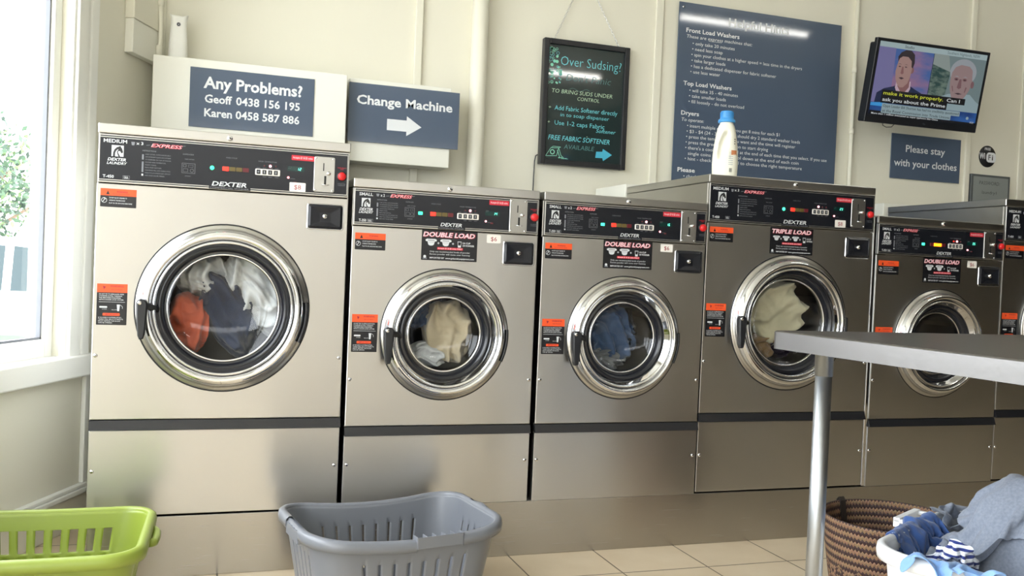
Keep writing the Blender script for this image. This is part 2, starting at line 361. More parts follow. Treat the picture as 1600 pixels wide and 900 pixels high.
def seven(g, ch, x, z, h, m, d):
    w = h*.5; t = h*.13; sh = .15
    S = dict(a=((0, h), (w, h)), b=((w, h), (w, h/2)), c=((w, h/2), (w, 0)), d=((0, 0), (w, 0)), e=((0, 0), (0, h/2)), f=((0, h/2), (0, h)), g=((0, h/2), (w, h/2)))
    for s in SEG[ch]:
        (a, b), (c, e) = S[s]; g.line([(x+a+b*sh, z+b), (x+c+e*sh, z+e)], t, m, d)
def horse(g, x, z, s, d, m=M_PRINT, ink=M_LABEL):
    """square emblem with a horse head and arched neck"""
    g.rect(x, x+s, z, z+s, m, d)
    P = [(.12, 0), (.14, .35), (.24, .62), (.42, .82), (.62, .9), (.72, .98), (.76, .86), (.86, .74), (.96, .42), (.88, .3), (.78, .34), (.72, .48), (.58, .5), (.52, .38), (.62, .2), (.72, 0)]
    g.poly([(x+a*s, z+b*s) for a, b in P], ink, d+.0002)
    P2 = [(.30, 0), (.30, .30), (.38, .5), (.5, .62), (.58, .66), (.5, .52), (.45, .4), (.5, .2), (.58, 0)]
    g.poly([(x+a*s, z+b*s) for a, b in P2], m, d+.0004)
def warn_small(root, x, z, w=.102, h=.056):
    g = GR(-.0006); g.rect(x, x+w, z, z+h, M_LABEL, 0, .002); g.rect(x, x+w, z+h*.62, z+h, M_ORANGE, .0002)
    g.poly([(x+.016, z+h*.68), (x+.026, z+h*.68), (x+.021, z+h*.90)], M_LABEL, .0004)
    g.text('WARNING', x+w*.6, z+h*.80, .0045, M_DKRED, bold=.02, al='c', d=.0004); g.text('RISK OF PERSONAL INJURY', x+w*.58, z+h*.69, .0028, M_DKRED, al='c', d=.0004)
    g.ring(x+.011, z+h*.36, .008, .0012, M_PRINT, .0004); g.line([(x+.007, z+h*.26), (x+.011, z+h*.38), (x+.015, z+h*.44)], .0018, M_PRINT, .0004); g.disc(x+.011, z+h*.46, .0015, M_PRINT, .0004)
    g.text('DO NOT ALLOW CHILDREN TO', x+.025, z+h*.47, .0038, M_PRINT, w=.05, bold=.01, d=.0004)
    g.text('OPERATE THE MACHINE', x+.025, z+h*.33, .0038, M_PRINT, w=.045, bold=.01, d=.0004); g.text('PLAY IN OR AROUND MACHINE', x+.025, z+h*.18, .0038, M_PRINT, w=.065, bold=.01, d=.0004)
    return lab(g.done('warning_label', root), 'wide orange and black warning sticker')
def warn_tall(root, x, z, w=.086, h=.126):
    g = GR(-.0006); g.rect(x, x+w, z, z+h, M_LABEL, 0, .002); g.rect(x, x+w, z+h*.79, z+h, M_ORANGE, .0002)
    g.poly([(x+.016, z+h*.95), (x+.025, z+h*.93), (x+.019, z+h*.86)], M_DKRED, .0004)
    g.text('WARNING', x+w*.65, z+h*.92, .0055, M_DKRED, bold=.02, al='c', d=.0004); g.text('RISK OF INJURY', x+w*.65, z+h*.85, .0032, M_DKRED, al='c', d=.0004)
    for k, t in enumerate(('DO NOT TRY TO OPEN DOOR WHEN', 'CYLINDER IS STILL TURNING.', 'THIS MACHINE IS EQUIPPED', 'WITH A DOOR LOCK SYSTEM.')):
        g.text(t, x+.006, z+h*(.735-.045*k), .0036, M_PRINT, w=.070-.004*(k % 3), bold=.01, d=.0004)
    g.rect(x+.006, x+w-.006, z+h*.555, z+h*.562, M_PRINT, .0004)
    g.rect(x+.008, x+.03, z+h*.415, z+h*.455, M_PRINT, .0004, .002); g.poly([(x+.059, z+h*.34), (x+.064, z+h*.34), (x+.066, z+h*.5), (x+.057, z+h*.5)], M_PRINT, .0004)
    g.text('LOCKED', x+.016, z+h*.375, .0024, M_PRINT, d=.0004); g.text('UNLOCKED', x+.042, z+h*.36, .0024, M_PRINT, d=.0004)
    g.line([(x+.067, z+h*.49), (x+.073, z+h*.45), (x+.073, z+h*.40)], .001, M_PRINT, .0004)
    g.rect(x+.018, x+w-.02, z+h*.225, z+h*.29, M_ORANGE, .0004, .002); g.text('IMPORTANT', x+.025, z+h*.24, .0045, M_DKRED, w=.035, bold=.02, d=.0006)
    for k, t in enumerate(('IF POWER IS INTERRUPTED,', 'THERE WILL BE A 2-3 MINUTE', 'DELAY BEFORE THE DOOR', 'CAN BE OPENED.')):
        g.text(t, x+.006, z+h*(.165-.042*k), .0036, M_PRINT, w=(.066, .07, .062, .04)[k], d=.0004)
    return lab(g.done('warning_label', root), 'tall orange and black warning sticker')
def bowl(g, x, z, w, d):
    g.poly([(x-w*.5, z+w*.22), (x-w*.36, z+w*.3), (x+w*.36, z+w*.3), (x+w*.5, z+w*.22), (x+w*.47, z+w*.1), (x+w*.32, z+w*.08), (x+w*.24, z-w*.2), (x+w*.1, z-w*.27), (x-w*.1, z-w*.27), (x-w*.24, z-w*.2), (x-w*.32, z+w*.08), (x-w*.47, z+w*.1)], M_PRINT, d)
    for k in range(5): g.rect(x+(-.26+.115*k)*w, x+(-.20+.115*k)*w, z+w*.13, z+w*.21, M_LABEL, d+.0002)
    g.rect(x-w*.27, x+w*.27, z+w*.0, z+w*.02, M_PRINTD, d+.0002)
def load_label(root, x, z, word, n, w=.197, h=.103):
    g = GR(-.0006); g.rect(x, x+w, z, z+h, M_LABEL, 0, .002)
    g.text(word, x+.005, z+h*.775, h*.155, M_DKRED, w=w*.93, bold=.06, shear=.25, d=.0002); g.text(word, x+.004, z+h*.785, h*.145, M_PINK, w=w*.92, bold=.03, shear=.25, d=.0005)
    bw = .040 if n == 2 else .032; sp = bw+.0115
    for k in range(n):
        bowl(g, x+.033+k*sp-(.004 if n > 2 else 0), z+h*.59, bw, .0003)
        px_ = x+.033+k*sp-(.004 if n > 2 else 0)+bw*.64; g.rect(px_-.0035, px_+.0035, z+h*.575-.001, z+h*.575+.001, M_PRINT, .0003); g.rect(px_-.001, px_+.001, z+h*.575-.0035, z+h*.575+.0035, M_PRINT, .0003)
    cx = x+.033+n*sp-(.004 if n > 2 else 0)-.003
    g.poly([(cx-.007, z+h*.66), (cx+.007, z+h*.66), (cx+.005, z+h*.46), (cx-.005, z+h*.46)], M_PRINT, .0003); g.poly([(cx-.0055, z+h*.64), (cx+.0055, z+h*.64), (cx+.0045, z+h*.53), (cx-.0045, z+h*.53)], M_LABEL, .0005)
    g.text('1/4 CUP', cx+.011, z+h*.585, .0055, M_PRINT, w=min(.028, x+w-cx-.02), bold=.03, d=.0003); g.text('OF POWDER', cx+.011, z+h*.50, .0055, M_PRINT, w=min(.042, x+w-cx-.014), bold=.03, d=.0003)
    g.rect(x+w*.28, x+w*.74, z+h*.365, z+h*.445, M_RED, .0003); g.text('Accepts $1 & $2 coins ONLY', x+w*.29, z+h*.385, .0045, M_PINK, w=w*.44, bold=.02, d=.0005)
    g.text('Only use recommended levels of powder', x+w*.15, z+h*.27, .0052, M_PRINT, w=w*.72, d=.0003); g.text('Excess powder will cause over foaming', x+w*.15, z+h*.185, .0052, M_PRINT, w=w*.72, d=.0003)
    g.text('IMPORTED BY  www.gclaundryequipment.com', x+w*.15, z+h*.06, .0052, M_PRINT, w=w*.80, bold=.02, d=.0003)
    g.poly([(x+.005, z+h*.04), (x+.021, z+h*.04), (x+.016, z+h*.13), (x+.010, z+h*.13)], M_PRINTD, .0003); g.disc(x+.0125, z+h*.12, .0048, M_PRINT, .0005)
    return lab(g.done('load_label', root), 'black %s sticker' % word.lower())
def price(parent, x, z, t, y=-.0006, w=.051, h=.029):
    g = GR(y); g.rect(x, x+w, z, z+h, M_PRICE, 0, .003); g.text(t, x+w/2, z+h*.24, h*.5, M_DKRED, w=h*.75, al='c', d=.0003)
    return lab(g.done('price_label', parent), 'white %s price sticker' % t)
def machine(kind, x, label, digits, phase=0, load=None, pr=None, pr_on_panel=False, temp=2, edge=False):
    K = KIND[kind]; w, h, lb, pb, st, R, cx, cz = [K[k] for k in ('w', 'h', 'lb', 'pb', 'st', 'R', 'cx', 'cz')]
    D = .71; sm_ = kind == 'small'
    root = empty('washing_machine', (x, 0, 0), label, 'washing machine', 'stainless washing machines in the row along the back wall')
    # cabinet: sides, back, floor
    c = MB(); t = .004; y0 = .012
    c.box(0, t, y0, D, .002, lb, M_STEEL2); c.box(w-t, w, y0, D, .002, lb, M_STEEL2); c.box(t, w-t, D-t, D, .002, lb, M_DARK); c.box(t, w-t, y0, D-t, .002, .006, M_DARK)
    c.box(t, w-t, .014, .018, .01, st-.03, M_DARK)
    c.build('cabinet', root)
    # front panel with the round opening
    p = MB(); z0, z1 = st, pb-.003; ang = sorted({2*PI*k/96 for k in range(96)} | {math.atan2(zz-cz, xx-cx) % (2*PI) for xx in (0, w) for zz in (z0, z1)})
    ins, out = [], []
    ro = R*.93
    for a in ang:
        ca, sa = math.cos(a), math.sin(a); ts = []
        if abs(ca) > 1e-9: ts.append(((w if ca > 0 else 0)-cx)/ca)
        if abs(sa) > 1e-9: ts.append(((z1 if sa > 0 else z0)-cz)/sa)
        q = min(ts); ins.append((cx+ro*ca, cz+ro*sa)); out.append((cx+q*ca, cz+q*sa))
    N = len(ang)
    vs = [(a, 0, b) for a, b in ins]+[(a, 0, b) for a, b in out]+[(a, .012, b) for a, b in out]
    p.add(vs, [(k, (k+1) % N, N+(k+1) % N, N+k) for k in range(N)]+[(N+k, N+(k+1) % N, 2*N+(k+1) % N, 2*N+k) for k in range(N)], M_STEEL)
    p.build('front_panel', root, bevel=.0025)
    # dark kick strip and lower panel
    s = MB(); zb = st-.031
    s.add([(0, -.002, st-.002), (w, -.002, st-.002), (w, -.012, zb), (0, -.012, zb), (0, .012, st-.002), (w, .012, st-.002), (w, .012, zb), (0, .012, zb)], [(0, 3, 2, 1), (0, 1, 5, 4), (3, 7, 6, 2), (0, 4, 7, 3), (1, 2, 6, 5), (4, 5, 6, 7)], mat('dark grey strip', rgb(34, 34, 37), .32))
    s.build('finger_strip', root)
    MB().box(0, w, 0, .012, (.004 if not sm_ else -.002), zb-.002, M_STEEL).build('lower_panel', root, bevel=.0025 if not sm_ else .001)
    if edge: lab(MB().box(-.019, -.001, .001, .10, 0, h-.004, M_CHROME).build('edge_strip', root, bevel=.003), 'bright folded edge strip down the left side')
    # lid
    l = MB().box(-.001, w+.001, -.003, D+.004, lb+.002, h, M_STEEL2)
    lid = l.build('lid', root, bevel=.003)
    sc = MB().lathe([(0, .0065), (.005, .0065), (.0085, .004), (.009, 0)], M_CHROME, (w/2, -.003, (lb+h)/2), n=20).lathe([(.0, .0068), (.003, .0068)], M_BLACK, (w/2, -.003, (lb+h)/2), n=6)
    lab(sc.build('lock_screw', lid), 'round chrome screw in the lid edge')
    # small vent standing on the back of the lid
    if kind == 'small': MB().box(w*.50, w*.50+.07, .40, .46, h, h+.012, M_BLACK).build('lid_vent', lid, bevel=.002)
    # screws in the panels
    for sx_, sz_ in ((.012, cz-.155), (w-.012, cz-.155), (.012, .145), (w-.014, .145)):
        MB().lathe([(0, .003), (.004, .003), (.0062, .0015), (.0066, 0)], M_CHROME, (sx_, 0, sz_), n=16).lathe([(0, .0032), (.002, .0032)], M_BLACK, (sx_, 0, sz_), n=6).build('screw', root)
    # control panel --------------------------------------------------
    k = (pb, lb); e = w-.006 if kind == 'small' else w-.007
    cp = MB(); cp.box(.002, w-.002, -.004, .014, pb, lb, M_PLATE)
    panel = cp.build('control_panel', root, bevel=.0015)
    g = GR(-.0042); g.rect(.006, w-.006, pb+.0045, lb-.0045, M_FASCIA)
    for zz in (pb+.0075, lb-.0105): g.rect(.006, w-.006, zz, zz+.0025, M_PLATE, .0003)
    g.rect(w-.009, w-.007, pb+.008, lb-.008, M_PLATE, .0003)
    if kind == 'small': g.rect(w-.048, w-.0455, pb+.008, lb-.008, M_PLATE, .0003)
    g.done('fascia_plate', panel); g = GR(-.0042)
    dd = .0006; f = 1.19 if kind == 'medium' else 1.0
    S = lambda q: pb+(lb-pb)*q      # heights as a fraction of the panel
    sm = kind == 'small'
    g.text(K['size'], .0155 if not sm else .0190, S(.80 if sm else .825), .0098 if sm else .0105, M_PRINT, w=.0455 if sm else .066, bold=.02, d=dd)
    xb = .076 if sm else .094
    g.poly([(xb-.001, S(.87)), (xb+.010, S(.87)), (xb+.008, S(.80)), (xb+.001, S(.80))], M_PRINTD, dd)
    g.text('x '+K['mult'], xb+.0135, S(.80 if sm else .82), .0088, M_PRINT, w=.0145 if sm else .020, bold=.02, d=dd)
    xe = .122 if sm else .150
    g.text('EXPRESS', xe, S(.795), .0105, M_RED, w=.072 if sm else .088, bold=.05, shear=.45, d=dd); g.text('EXPRESS', xe, S(.798), .0098, M_PINK, w=.071 if sm else .087, bold=-.01, shear=.45, d=dd+.0002)
    g.line([(xe-.014, S(.82)), (xe-.003, S(.83))], .0012, M_PRINTD, dd)
    g.line([(xe+.076*f, S(.86)), (xe+.084*f, S(.865))], .0012, M_PRINTD, dd)
    g.done('size_print', panel); g = GR(-.0042)
    hx = .0275 if sm else .0385; hs = .029 if sm else .034
    horse(g, hx, S(.50) if sm else S(.545), hs, dd)
    g.text('DEXTER', .021 if sm else .028, S(.40) if sm else S(.455), .0085, M_PRINT, w=.044 if sm else .052, bold=.03, shear=.3, d=dd); g.text('LAUNDRY', .019 if sm else .026, S(.325) if sm else S(.38), .0078, M_PRINT, w=.046 if sm else .055, bold=.02, shear=.3, d=dd)
    g.text(K['model'], .0205 if sm else .016, S(.10), .0085, M_PRINT, w=.024 if sm else .031, bold=.02, d=dd)
    g.done('maker_emblem', panel); g = GR(-.0042)
    ux = .047 if sm else .072; g.frame(ux, ux+.02, S(.09), S(.09)+.0105, .0007, M_PRINTD, dd); g.text('MADE IN', ux+.003, S(.09)+.007, .0022, M_PRINT, d=dd); g.text('USA', ux+.0035, S(.09)+.002, .004, M_PRINT, w=.013, bold=.03, d=dd)
    g.done('origin_print', panel); g = GR(-.0042)
    ix = .080 if sm else .127
    g.text('INSTRUCTIONS', ix-.001, S(.695), .0038, M_PRINTD, w=.033*f, bold=.01, d=dd)
    ins_t = ('LOAD CLOTHES. CLOSE DOOR SECURELY.', 'ADD DETERGENT, BLEACH AND SOFTENER', 'TO DISPENSER ON TOP OF WASHER.', 'CHOOSE WASH TEMPERATURE.', 'INSERT COINS.', 'PRESS START BUTTON.', 'COIN DOOR WILL LOCK DURING CYCLE.', 'WHEN CYCLE IS COMPLETE LIGHT GOES OUT', 'AND DOOR CAN BE OPENED.')
    for q, tt in enumerate(ins_t): g.text(tt, ix+.0075, S(.625-.055*q), .0033, M_PRINTD, w=(.062 if len(tt) > 30 else len(tt)*.0021)*f, d=dd)
    g.rect(ix-.002, ix+.003, S(.52), S(.63), M_PRINTD, dd); g.rect(ix-.002, ix+.003, S(.26), S(.48), M_PRINTD, dd); g.rect(ix-.002, ix+.003, S(.185), S(.225), M_PRINT, dd)
    g.done('instruction_print', panel); g = GR(-.0042)
    dx = .1735 if sm else .241
    g.text('DISPENSER', dx+.002, S(.685), .0036, M_PRINTD, w=.027*f, d=dd)
    g.frame(dx, dx+.033*f, S(.30), S(.30)+.031, .0009, M_PRINTD, dd)
    g.frame(dx+.004, dx+.013, S(.30)+.019, S(.30)+.027, .0007, M_PRINTD, dd); g.frame(dx+.004, dx+.018, S(.30)+.004, S(.30)+.014, .0007, M_PRINTD, dd); g.ring(dx+.025*f, S(.30)+.009, .0055, .0008, M_PRINTD, dd, 14); g.frame(dx+.019, dx+.028*f, S(.30)+.019, S(.30)+.026, .0005, M_PRINTD, dd)
    g.text('FABRIC SOFTENER', dx+.008, S(.585), .0028, M_PRINTD, w=.028, d=dd); g.text('DETERGENT', dx+.01, S(.23), .0028, M_PRINTD, w=.018, d=dd)
    g.done('dispenser_diagram', panel); g = GR(-.0042)
    gx = .2275 if sm else .3305; zl = S(.415) if sm else S(.453)
    g.text('WASH CYCLE', (.263 if sm else .371), S(.68), .0034, M_PRINTD, w=.034, d=dd)
    rx = .262 if sm else .362; lw = .0195; lh = .013
    g.done('cycle_print', panel)
    def lamp(mt, rx0, rx1, z, hh, round_=False, nm='indicator_lamp', lb_=None):
        q = MB()
        if round_: q.lathe([(0, .004), (rx1*.7, .0035), (rx1, .001), (rx1, 0)], mt, (rx0, -.0045, z), n=16)
        else: q.rbox(rx0, rx1, -.0062, -.004, z-hh/2, z+hh/2, mt, .0012, 3)
        o = q.build(nm, panel)
        if lb_: lab(o, lb_)
        return o
    if sm: lamp(M_LG, gx-.007, gx+.007, zl, .010, False, lb_='green start lamp')
    else: lamp(M_LG, gx, .0065, zl, 0, True, lb_='green start lamp')
    for q in range(4):
        mt = M_LOFFR if q == 3 else M_LOFF
        if phase == 0 and q == 0: mt = M_LR
        if phase == 1 and q in (1, 2): mt = M_LO
        if phase == 1 and q == 0: mt = M_LOFFR
        lamp(mt, rx+q*(lw+.001), rx+q*(lw+.001)+lw-.001, zl, lh)
    g = GR(-.0042); tx = .356 if sm else .4615; tw = .077; tz = S(.32) if sm else S(.37); th = .020
    g.text('WASH TEMPERATURE', tx+.008, S(.65) if sm else S(.655), .0036, M_PRINTD, w=.058, d=dd)
    for q in range(4):
        g.text(('START', 'COLD', 'WARM', 'HOT')[q], tx+.004+q*.019, tz+th+.002, .0026, M_PRINTD, w=.011, d=dd)
        if q: g.text(('', 'WARM', 'BRIGHT', 'WHITE')[q], tx+.004+q*.019, tz-.006, .0026, M_PRINTD, w=.011, d=dd)
    g.text('WASH', tx+.102, S(.585), .0026, M_PRINTD, d=dd); g.text('PRICE', tx+.102, S(.555), .0026, M_PRINTD, d=dd)
    g.rect(tx+.120, tx+.130, S(.235), S(.275), M_LOFFR, dd); g.text('TIME REMAINING', tx+.107, S(.265) if sm else S(.33), .0024, M_PRINTD, w=.018, d=dd)
    g.done('temperature_print', panel); g = GR(-.0042)
    # red accepts sticker
    stx = .4695 if sm else .573; stz = lb-.0285 if sm else lb-.037
    g.rect(stx, stx+.0725, stz, stz+.0165, M_RED, dd+.0002, .002); g.text('Accepts $1 & $2 coins', stx+.004, stz+.0055, .0068, M_PINK, w=.063, bold=.015, d=dd+.0005)
    g.done('coin_sticker', panel); g = GR(-.0042)
    dxl = .2985 if sm else .331; dw = .076 if sm else .106; dzz = pb+.0070 if sm else pb+.0165
    g.rect(dxl-.008, dxl+dw+.012, pb+.0012, pb+.014, M_FASCIA, dd)
    g.text('DEXTER', dxl, pb+.0115, .0115 if sm else .0135, M_PRINT, w=dw, bold=.02, shear=.3, d=dd+.0003); g.text('COMMERCIAL WASHER', dxl-.005, pb+.0035, .0042, M_PRINTD, w=dw+.012, d=dd+.0003)
    g.done('maker_name', panel); g = GR(-.0042)
    # right-hand strip wording
    bx = (.6365 if sm else .7358); bz = S(.49) if sm else S(.465)
    if not sm: g.rect(.0, .0, 0, 0, M_FASCIA)
    g.text('EMERGENCY', bx, bz+.026, .0034, M_RED, w=.028, al='c', d=dd); g.text('STOP', bx, bz+.021, .0034, M_RED, al='c', d=dd)
    g.text('PUSH BUTTON', bx, bz-.026, .003, M_PRINTD, w=.024, al='c', d=dd); g.text('TO UNLOCK DOOR', bx, bz-.031, .003, M_PRINTD, w=.024, al='c', d=dd)
    g.done('stop_print', panel)
    # selector keys
    q = MB().rbox(tx, tx+tw, -.0068, -.004, tz, tz+th, M_PRICE, .003, 4)
    for n_ in range(4):
        q.rbox(tx+.004+n_*.018, tx+.016+n_*.018, -.008, -.0066, tz+.003, tz+th-.003, M_BLACK, .001, 3)
        if n_: q.box(tx+.0092+n_*.018, tx+.0108+n_*.018, -.0084, -.0078, tz+.006, tz+th-.006, M_PRINT)
        else: q.lathe([(0, .0004), (.003, .0004), (.003, 0)], M_PRINTD, (tx+.010, -.008, tz+th/2), n=12)
    q.build('temperature_keys', panel)
    lamp(M_LRH, tx+.010+temp*.018, .0042, tz+th+.0105, 0, True, lb_='lit red temperature lamp')
    for n_ in (1, 2, 3):
        if n_ != temp: lamp(M_LR if phase == 1 and n_ == 1 else M_LOFFR, tx+.010+n_*.018, .0025, tz+th+.0105, 0, True)
    lamp(M_LRH, tx+.1035, .0034, S(.30) if sm else S(.36), 0, True, lb_='lit red lamp by the display')
    dsx = tx+.100; dsz = S(.46) if sm else S(.505)
    q = GR(-.0048); q.rect(dsx, dsx+.053, dsz, dsz+.0155, M_DISP, 0, .001); seven(q, digits[0], dsx+.030, dsz+.0035, .0085, M_DIG, .0003); seven(q, digits[1], dsx+.038, dsz+.0035, .0085, M_DIG, .0003)
    q.done('display', panel)
    # coin plate
    c0, c1 = (.545, .608) if sm else (.6455, .7125); cz0, cz1 = (pb+.004, lb-.004) if sm else (pb+.013, lb-.019)
    q = MB().rbox(c0, c1, -.0075, -.004, cz0, cz1, M_PLATE, .003 if sm else .006, 4); cm = (c0+c1)/2-.003
    q.box(cm-.0016, cm+.0016, -.0085, -.007, cz0+(cz1-cz0)*.60, cz0+(cz1-cz0)*.82, M_DARK)
    q.box(cm+.003, cm+.0095, -.0085, -.007, cz0+(cz1-cz0)*.20, cz0+(cz1-cz0)*.46, M_DARK)
    q.lathe([(0, .011), (.005, .010), (.007, .006), (.007, 0)], M_CHROME, (cm+.0165, -.0075, cz0+(cz1-cz0)*.53), n=18)
    q.tube([(cm-.006, -.012, cz0+(cz1-cz0)*.215), (cm+.007, -.020, cz0+(cz1-cz0)*.195), (cm+.019, -.012, cz0+(cz1-cz0)*.215)], .0016, M_CHROME, 8)
    for a in (c0+.006, c1-.006):
        for b in (cz0+.006, cz1-.006): q.lathe([(0, .002), (.0026, .0015), (.003, 0)], M_CHROME, (a, -.0075, b), n=10)
    lab(q.build('coin_slot_plate', panel), 'steel plate with two coin slots')
    MB().lathe([(0, .016), (.008, .0155), (.012, .013), (.0135, .008), (.0135, 0)], M_BTN, (bx, -.0042, bz), n=24).lathe([(.0135, .004), (.0165, .003), (.0165, 0)], M_BLACK, (bx, -.0042, bz), n=24).build('stop_button', panel)
    # stickers and soap drawer
    warn_small(root, .011, pb-.081 if sm else pb-.074)
    warn_tall(root, .0115 if sm else .0105, .5225 if sm else .5965)
    if load: load_label(root, .2365 if sm else .2775, pb-.106 if sm else pb-.108, load, 2 if load.startswith('DOUBLE') else 3)
    if pr: price(root if not pr_on_panel else panel, .467 if sm else .5695, pb-.037 if sm else pb+.0095, pr, -.0006 if not pr_on_panel else -.0065)
    s0, s1, t0, t1 = (.531, .641, pb-.108, pb-.030) if sm else (.632, .744, pb-.106, pb-.027)
    q = MB().rbox(s0-.003, s1+.004, -.002, .004, t0-.004, t1+.003, M_CHROME, .008, 5)
    sd = q.build('soap_drawer', root)
    q = MB(); N = 4
    P = rrect(s0, s1, t0, t1, .007, N); Q = rrect(s0+.008, s1-.008, t0+.008, t1-.008, .004, N); Q2 = rrect(s0+.038, s1-.038, t0+.022, t1-.026, .004, N); n_ = len(P)
    vs = [(a, -.0025, b) for a, b in P]+[(a, -.007, b) for a, b in Q]+[(a, -.003, b) for a, b in Q2]
    q.add(vs, [(i, (i+1) % n_, n_+(i+1) % n_, n_+i) for i in range(n_)]+[(n_+i, n_+(i+1) % n_, 2*n_+(i+1) % n_, 2*n_+i) for i in range(n_)]+[tuple(range(2*n_, 3*n_))], M_FASCIA)
    lab(q.build('drawer_front', sd), 'black moulded drawer front')
    zm = (t0+t1)/2+.001; xm = (s0+s1)/2-.002
    lab(MB().lathe([(0, .010), (.0055, .010), (.0085, .006), (.009, 0)], M_CHROME, (xm, -.004, zm), n=20).box(xm-.0012, xm+.0012, -.0152, -.0138, zm-.004, zm+.004, M_BLACK).build('lock', sd), 'round chrome lock')
    # door ----------------------------------------------------------
    gk, gl = K['g'], K['gl']
    dr = MB()
    dr.lathe([(R*1.0, -.001), (R*1.0, .0012), (R*.985, .0015), (R*.982, -.002)], M_BLACK, (cx, 0, cz), n=96)
    dr.lathe([(R*.985, -.001), (R*.982, .003), (R*.96, .004), (R*.94, .008), (R*.932, .012)], M_STEEL2, (cx, 0, cz), n=96)
    P = [(R*.932, .010), (R*.928, .018), (R*.915, .027), (R*.895, .034), (R*.87, .039), (R*.845, .040), (R*.828, .038), (R*.815, .032), (R*.812, .020), (R*.796, .020), (R*.793, .032), (R*.785, .0355), (R*.775, .036), (R*.765, .035)]
    P += [(R*(.765+(gk-.765)*q/6) if gk < .75 else R*(.765-.004*q), .034-.0035*q) for q in range(1, 7)]
    dr.lathe(P, M_CHROME, (cx, 0, cz), n=96)
    rg = P[-1][0]
    dr.lathe([(R*.8115, .0203), (R*.8, .0206), (R*.7965, .0203)], M_BLACK, (cx, 0, cz), n=96); dr.lathe([(R*.815, .0312), (R*.8125, .021)], M_BLACK, (cx, 0, cz), n=96)
    door = dr.build('porthole_door', root, recalc=False)
    q = MB().lathe([(rg, .013), (rg-.006, .016), (rg-.012, .015), (rg-(rg-R*gl)*.6, .004), (R*gl+.004, -.008), (R*gl+.003, -.012)], M_GASKET, (cx, 0, cz), n=96)
    lab(q.build('gasket', door, recalc=False), 'black rubber door gasket')
    q = MB().lathe([(R*gl+.004, -.010), (R*gl, -.006), (R*gl-.004, -.010), (R*gl-.004, -.014)], M_CHROME, (cx, 0, cz), n=96)
    q.build('glass_rim', door, recalc=False)
    q = MB().lathe([(R*gl-.002, -.010), (R*gl*.92, -.022), (R*gl*.75, -.034), (R*gl*.5, -.044), (R*gl*.25, -.049), (.001, -.050)], M_PORT, (cx, 0, cz), n=72)
    q.build('glass_bowl', door, recalc=False)
    # handle: tapered black lever with a pivot knuckle
    hx_ = cx-R*.90; hz = cz+(.003 if sm else .002)
    P = [(-.017, 0.010), (-.013, .018), (-.005, .022), (.006, .021), (.0145, .015), (.017, .004), (.0155, -.03), (.011, -.085), (.007, -.100), (-.005, -.102), (-.010, -.09), (-.015, -.04)]
    q = MB(); n_ = len(P)
    vs = [(hx_+a, -.034, hz+b) for a, b in P]+[(hx_+a, -.052, hz+b) for a, b in P]+[(hx_+a*.7, -.056, hz+b*.97-.001) for a, b in P]
    q.add(vs, [(i, (i+1) % n_, n_+(i+1) % n_, n_+i) for i in range(n_)]+[(n_+i, n_+(i+1) % n_, 2*n_+(i+1) % n_, 2*n_+i) for i in range(n_)]+[tuple(range(2*n_, 3*n_)), tuple(range(n_))], M_BLACK)
    q.tube([(hx_+.004, -.045, hz+.002), (hx_+.03, -.03, hz-.004), (hx_+.040, -.014, hz-.012)], .011, M_BLACK, 10)
    q.lathe([(0, .004), (.006, .003), (.007, 0)], M_CHROME, (hx_-.006, -.054, hz+.010), n=12)
    q.build('handle', door, bevel=.0015)
    # hinge cover on the right of the ring
    q = MB().lathe([(R*.988, .000), (R*.985, .018), (R*.965, .026), (R*.935, .024), (R*.93, .012)], M_BLACK, (cx, 0, cz), n=20, a0=-.42, a1=.10)
    lab(q.build('hinge', door, recalc=False), 'black hinge cover')
    # drum
    q = MB().lathe([(R*gl*1.02, -.035), (R*1.02, -.04), (R*1.02, -.40), (.001, -.42)], M_DRUM, (cx, 0, cz), n=64)
    for n_ in range(3):
        a = n_*2*PI/3+.5; ca, sa = math.cos(a), math.sin(a)
        vs = []
        for yy in (.07, .38):
            for rr, da in ((1.02, -.22), (.80, 0), (1.02, .22)): vs.append((cx+R*rr*math.cos(a+da), yy, cz+R*rr*math.sin(a+da)))
        q.add(vs, [(0, 1, 4, 3), (1, 2, 5, 4), (0, 2, 1), (3, 4, 5)], M_DRUM)
    q.build('drum', root, recalc=False)
    return root, x+cx, cz, R*gl, R
XS = [0, .7771, 1.4513, 2.1115, 2.8953, 3.5545]
spec = [('medium', 'large stainless washing machine at the far left, tumbling white, navy and salmon laundry', '12', 0, None, '$8', True, 2),
 ('small', 'stainless double load washing machine tumbling a cream towel, right of the leftmost large machine', '14', 0, 'DOUBLE LOAD', '$6', False, 2),
 ('small', 'stainless double load washing machine tumbling dark blue laundry, left of the bottle machine', '16', 0, 'DOUBLE LOAD', '$6', False, 2),
 ('medium', 'tall triple load washing machine with the white detergent bottle on its lid', '23', 0, 'TRIPLE LOAD', '$8', True, 1),
 ('small', 'double load washing machine behind the table with amber lamps lit and nearly empty drum', '05', 1, 'DOUBLE LOAD', '$6', False, 2),
 ('medium', 'washing machine cut off at the right edge of the photo, behind the clothes heap', '18', 0, None, None, False, 2)]
DR = []
for (kd, lb_, dg, ph, ld, pr, pp, tp), x in zip(spec, XS): DR.append(machine(kd, x, lb_, dg, ph, ld, pr, pp, temp=tp, edge=(x == XS[4])))

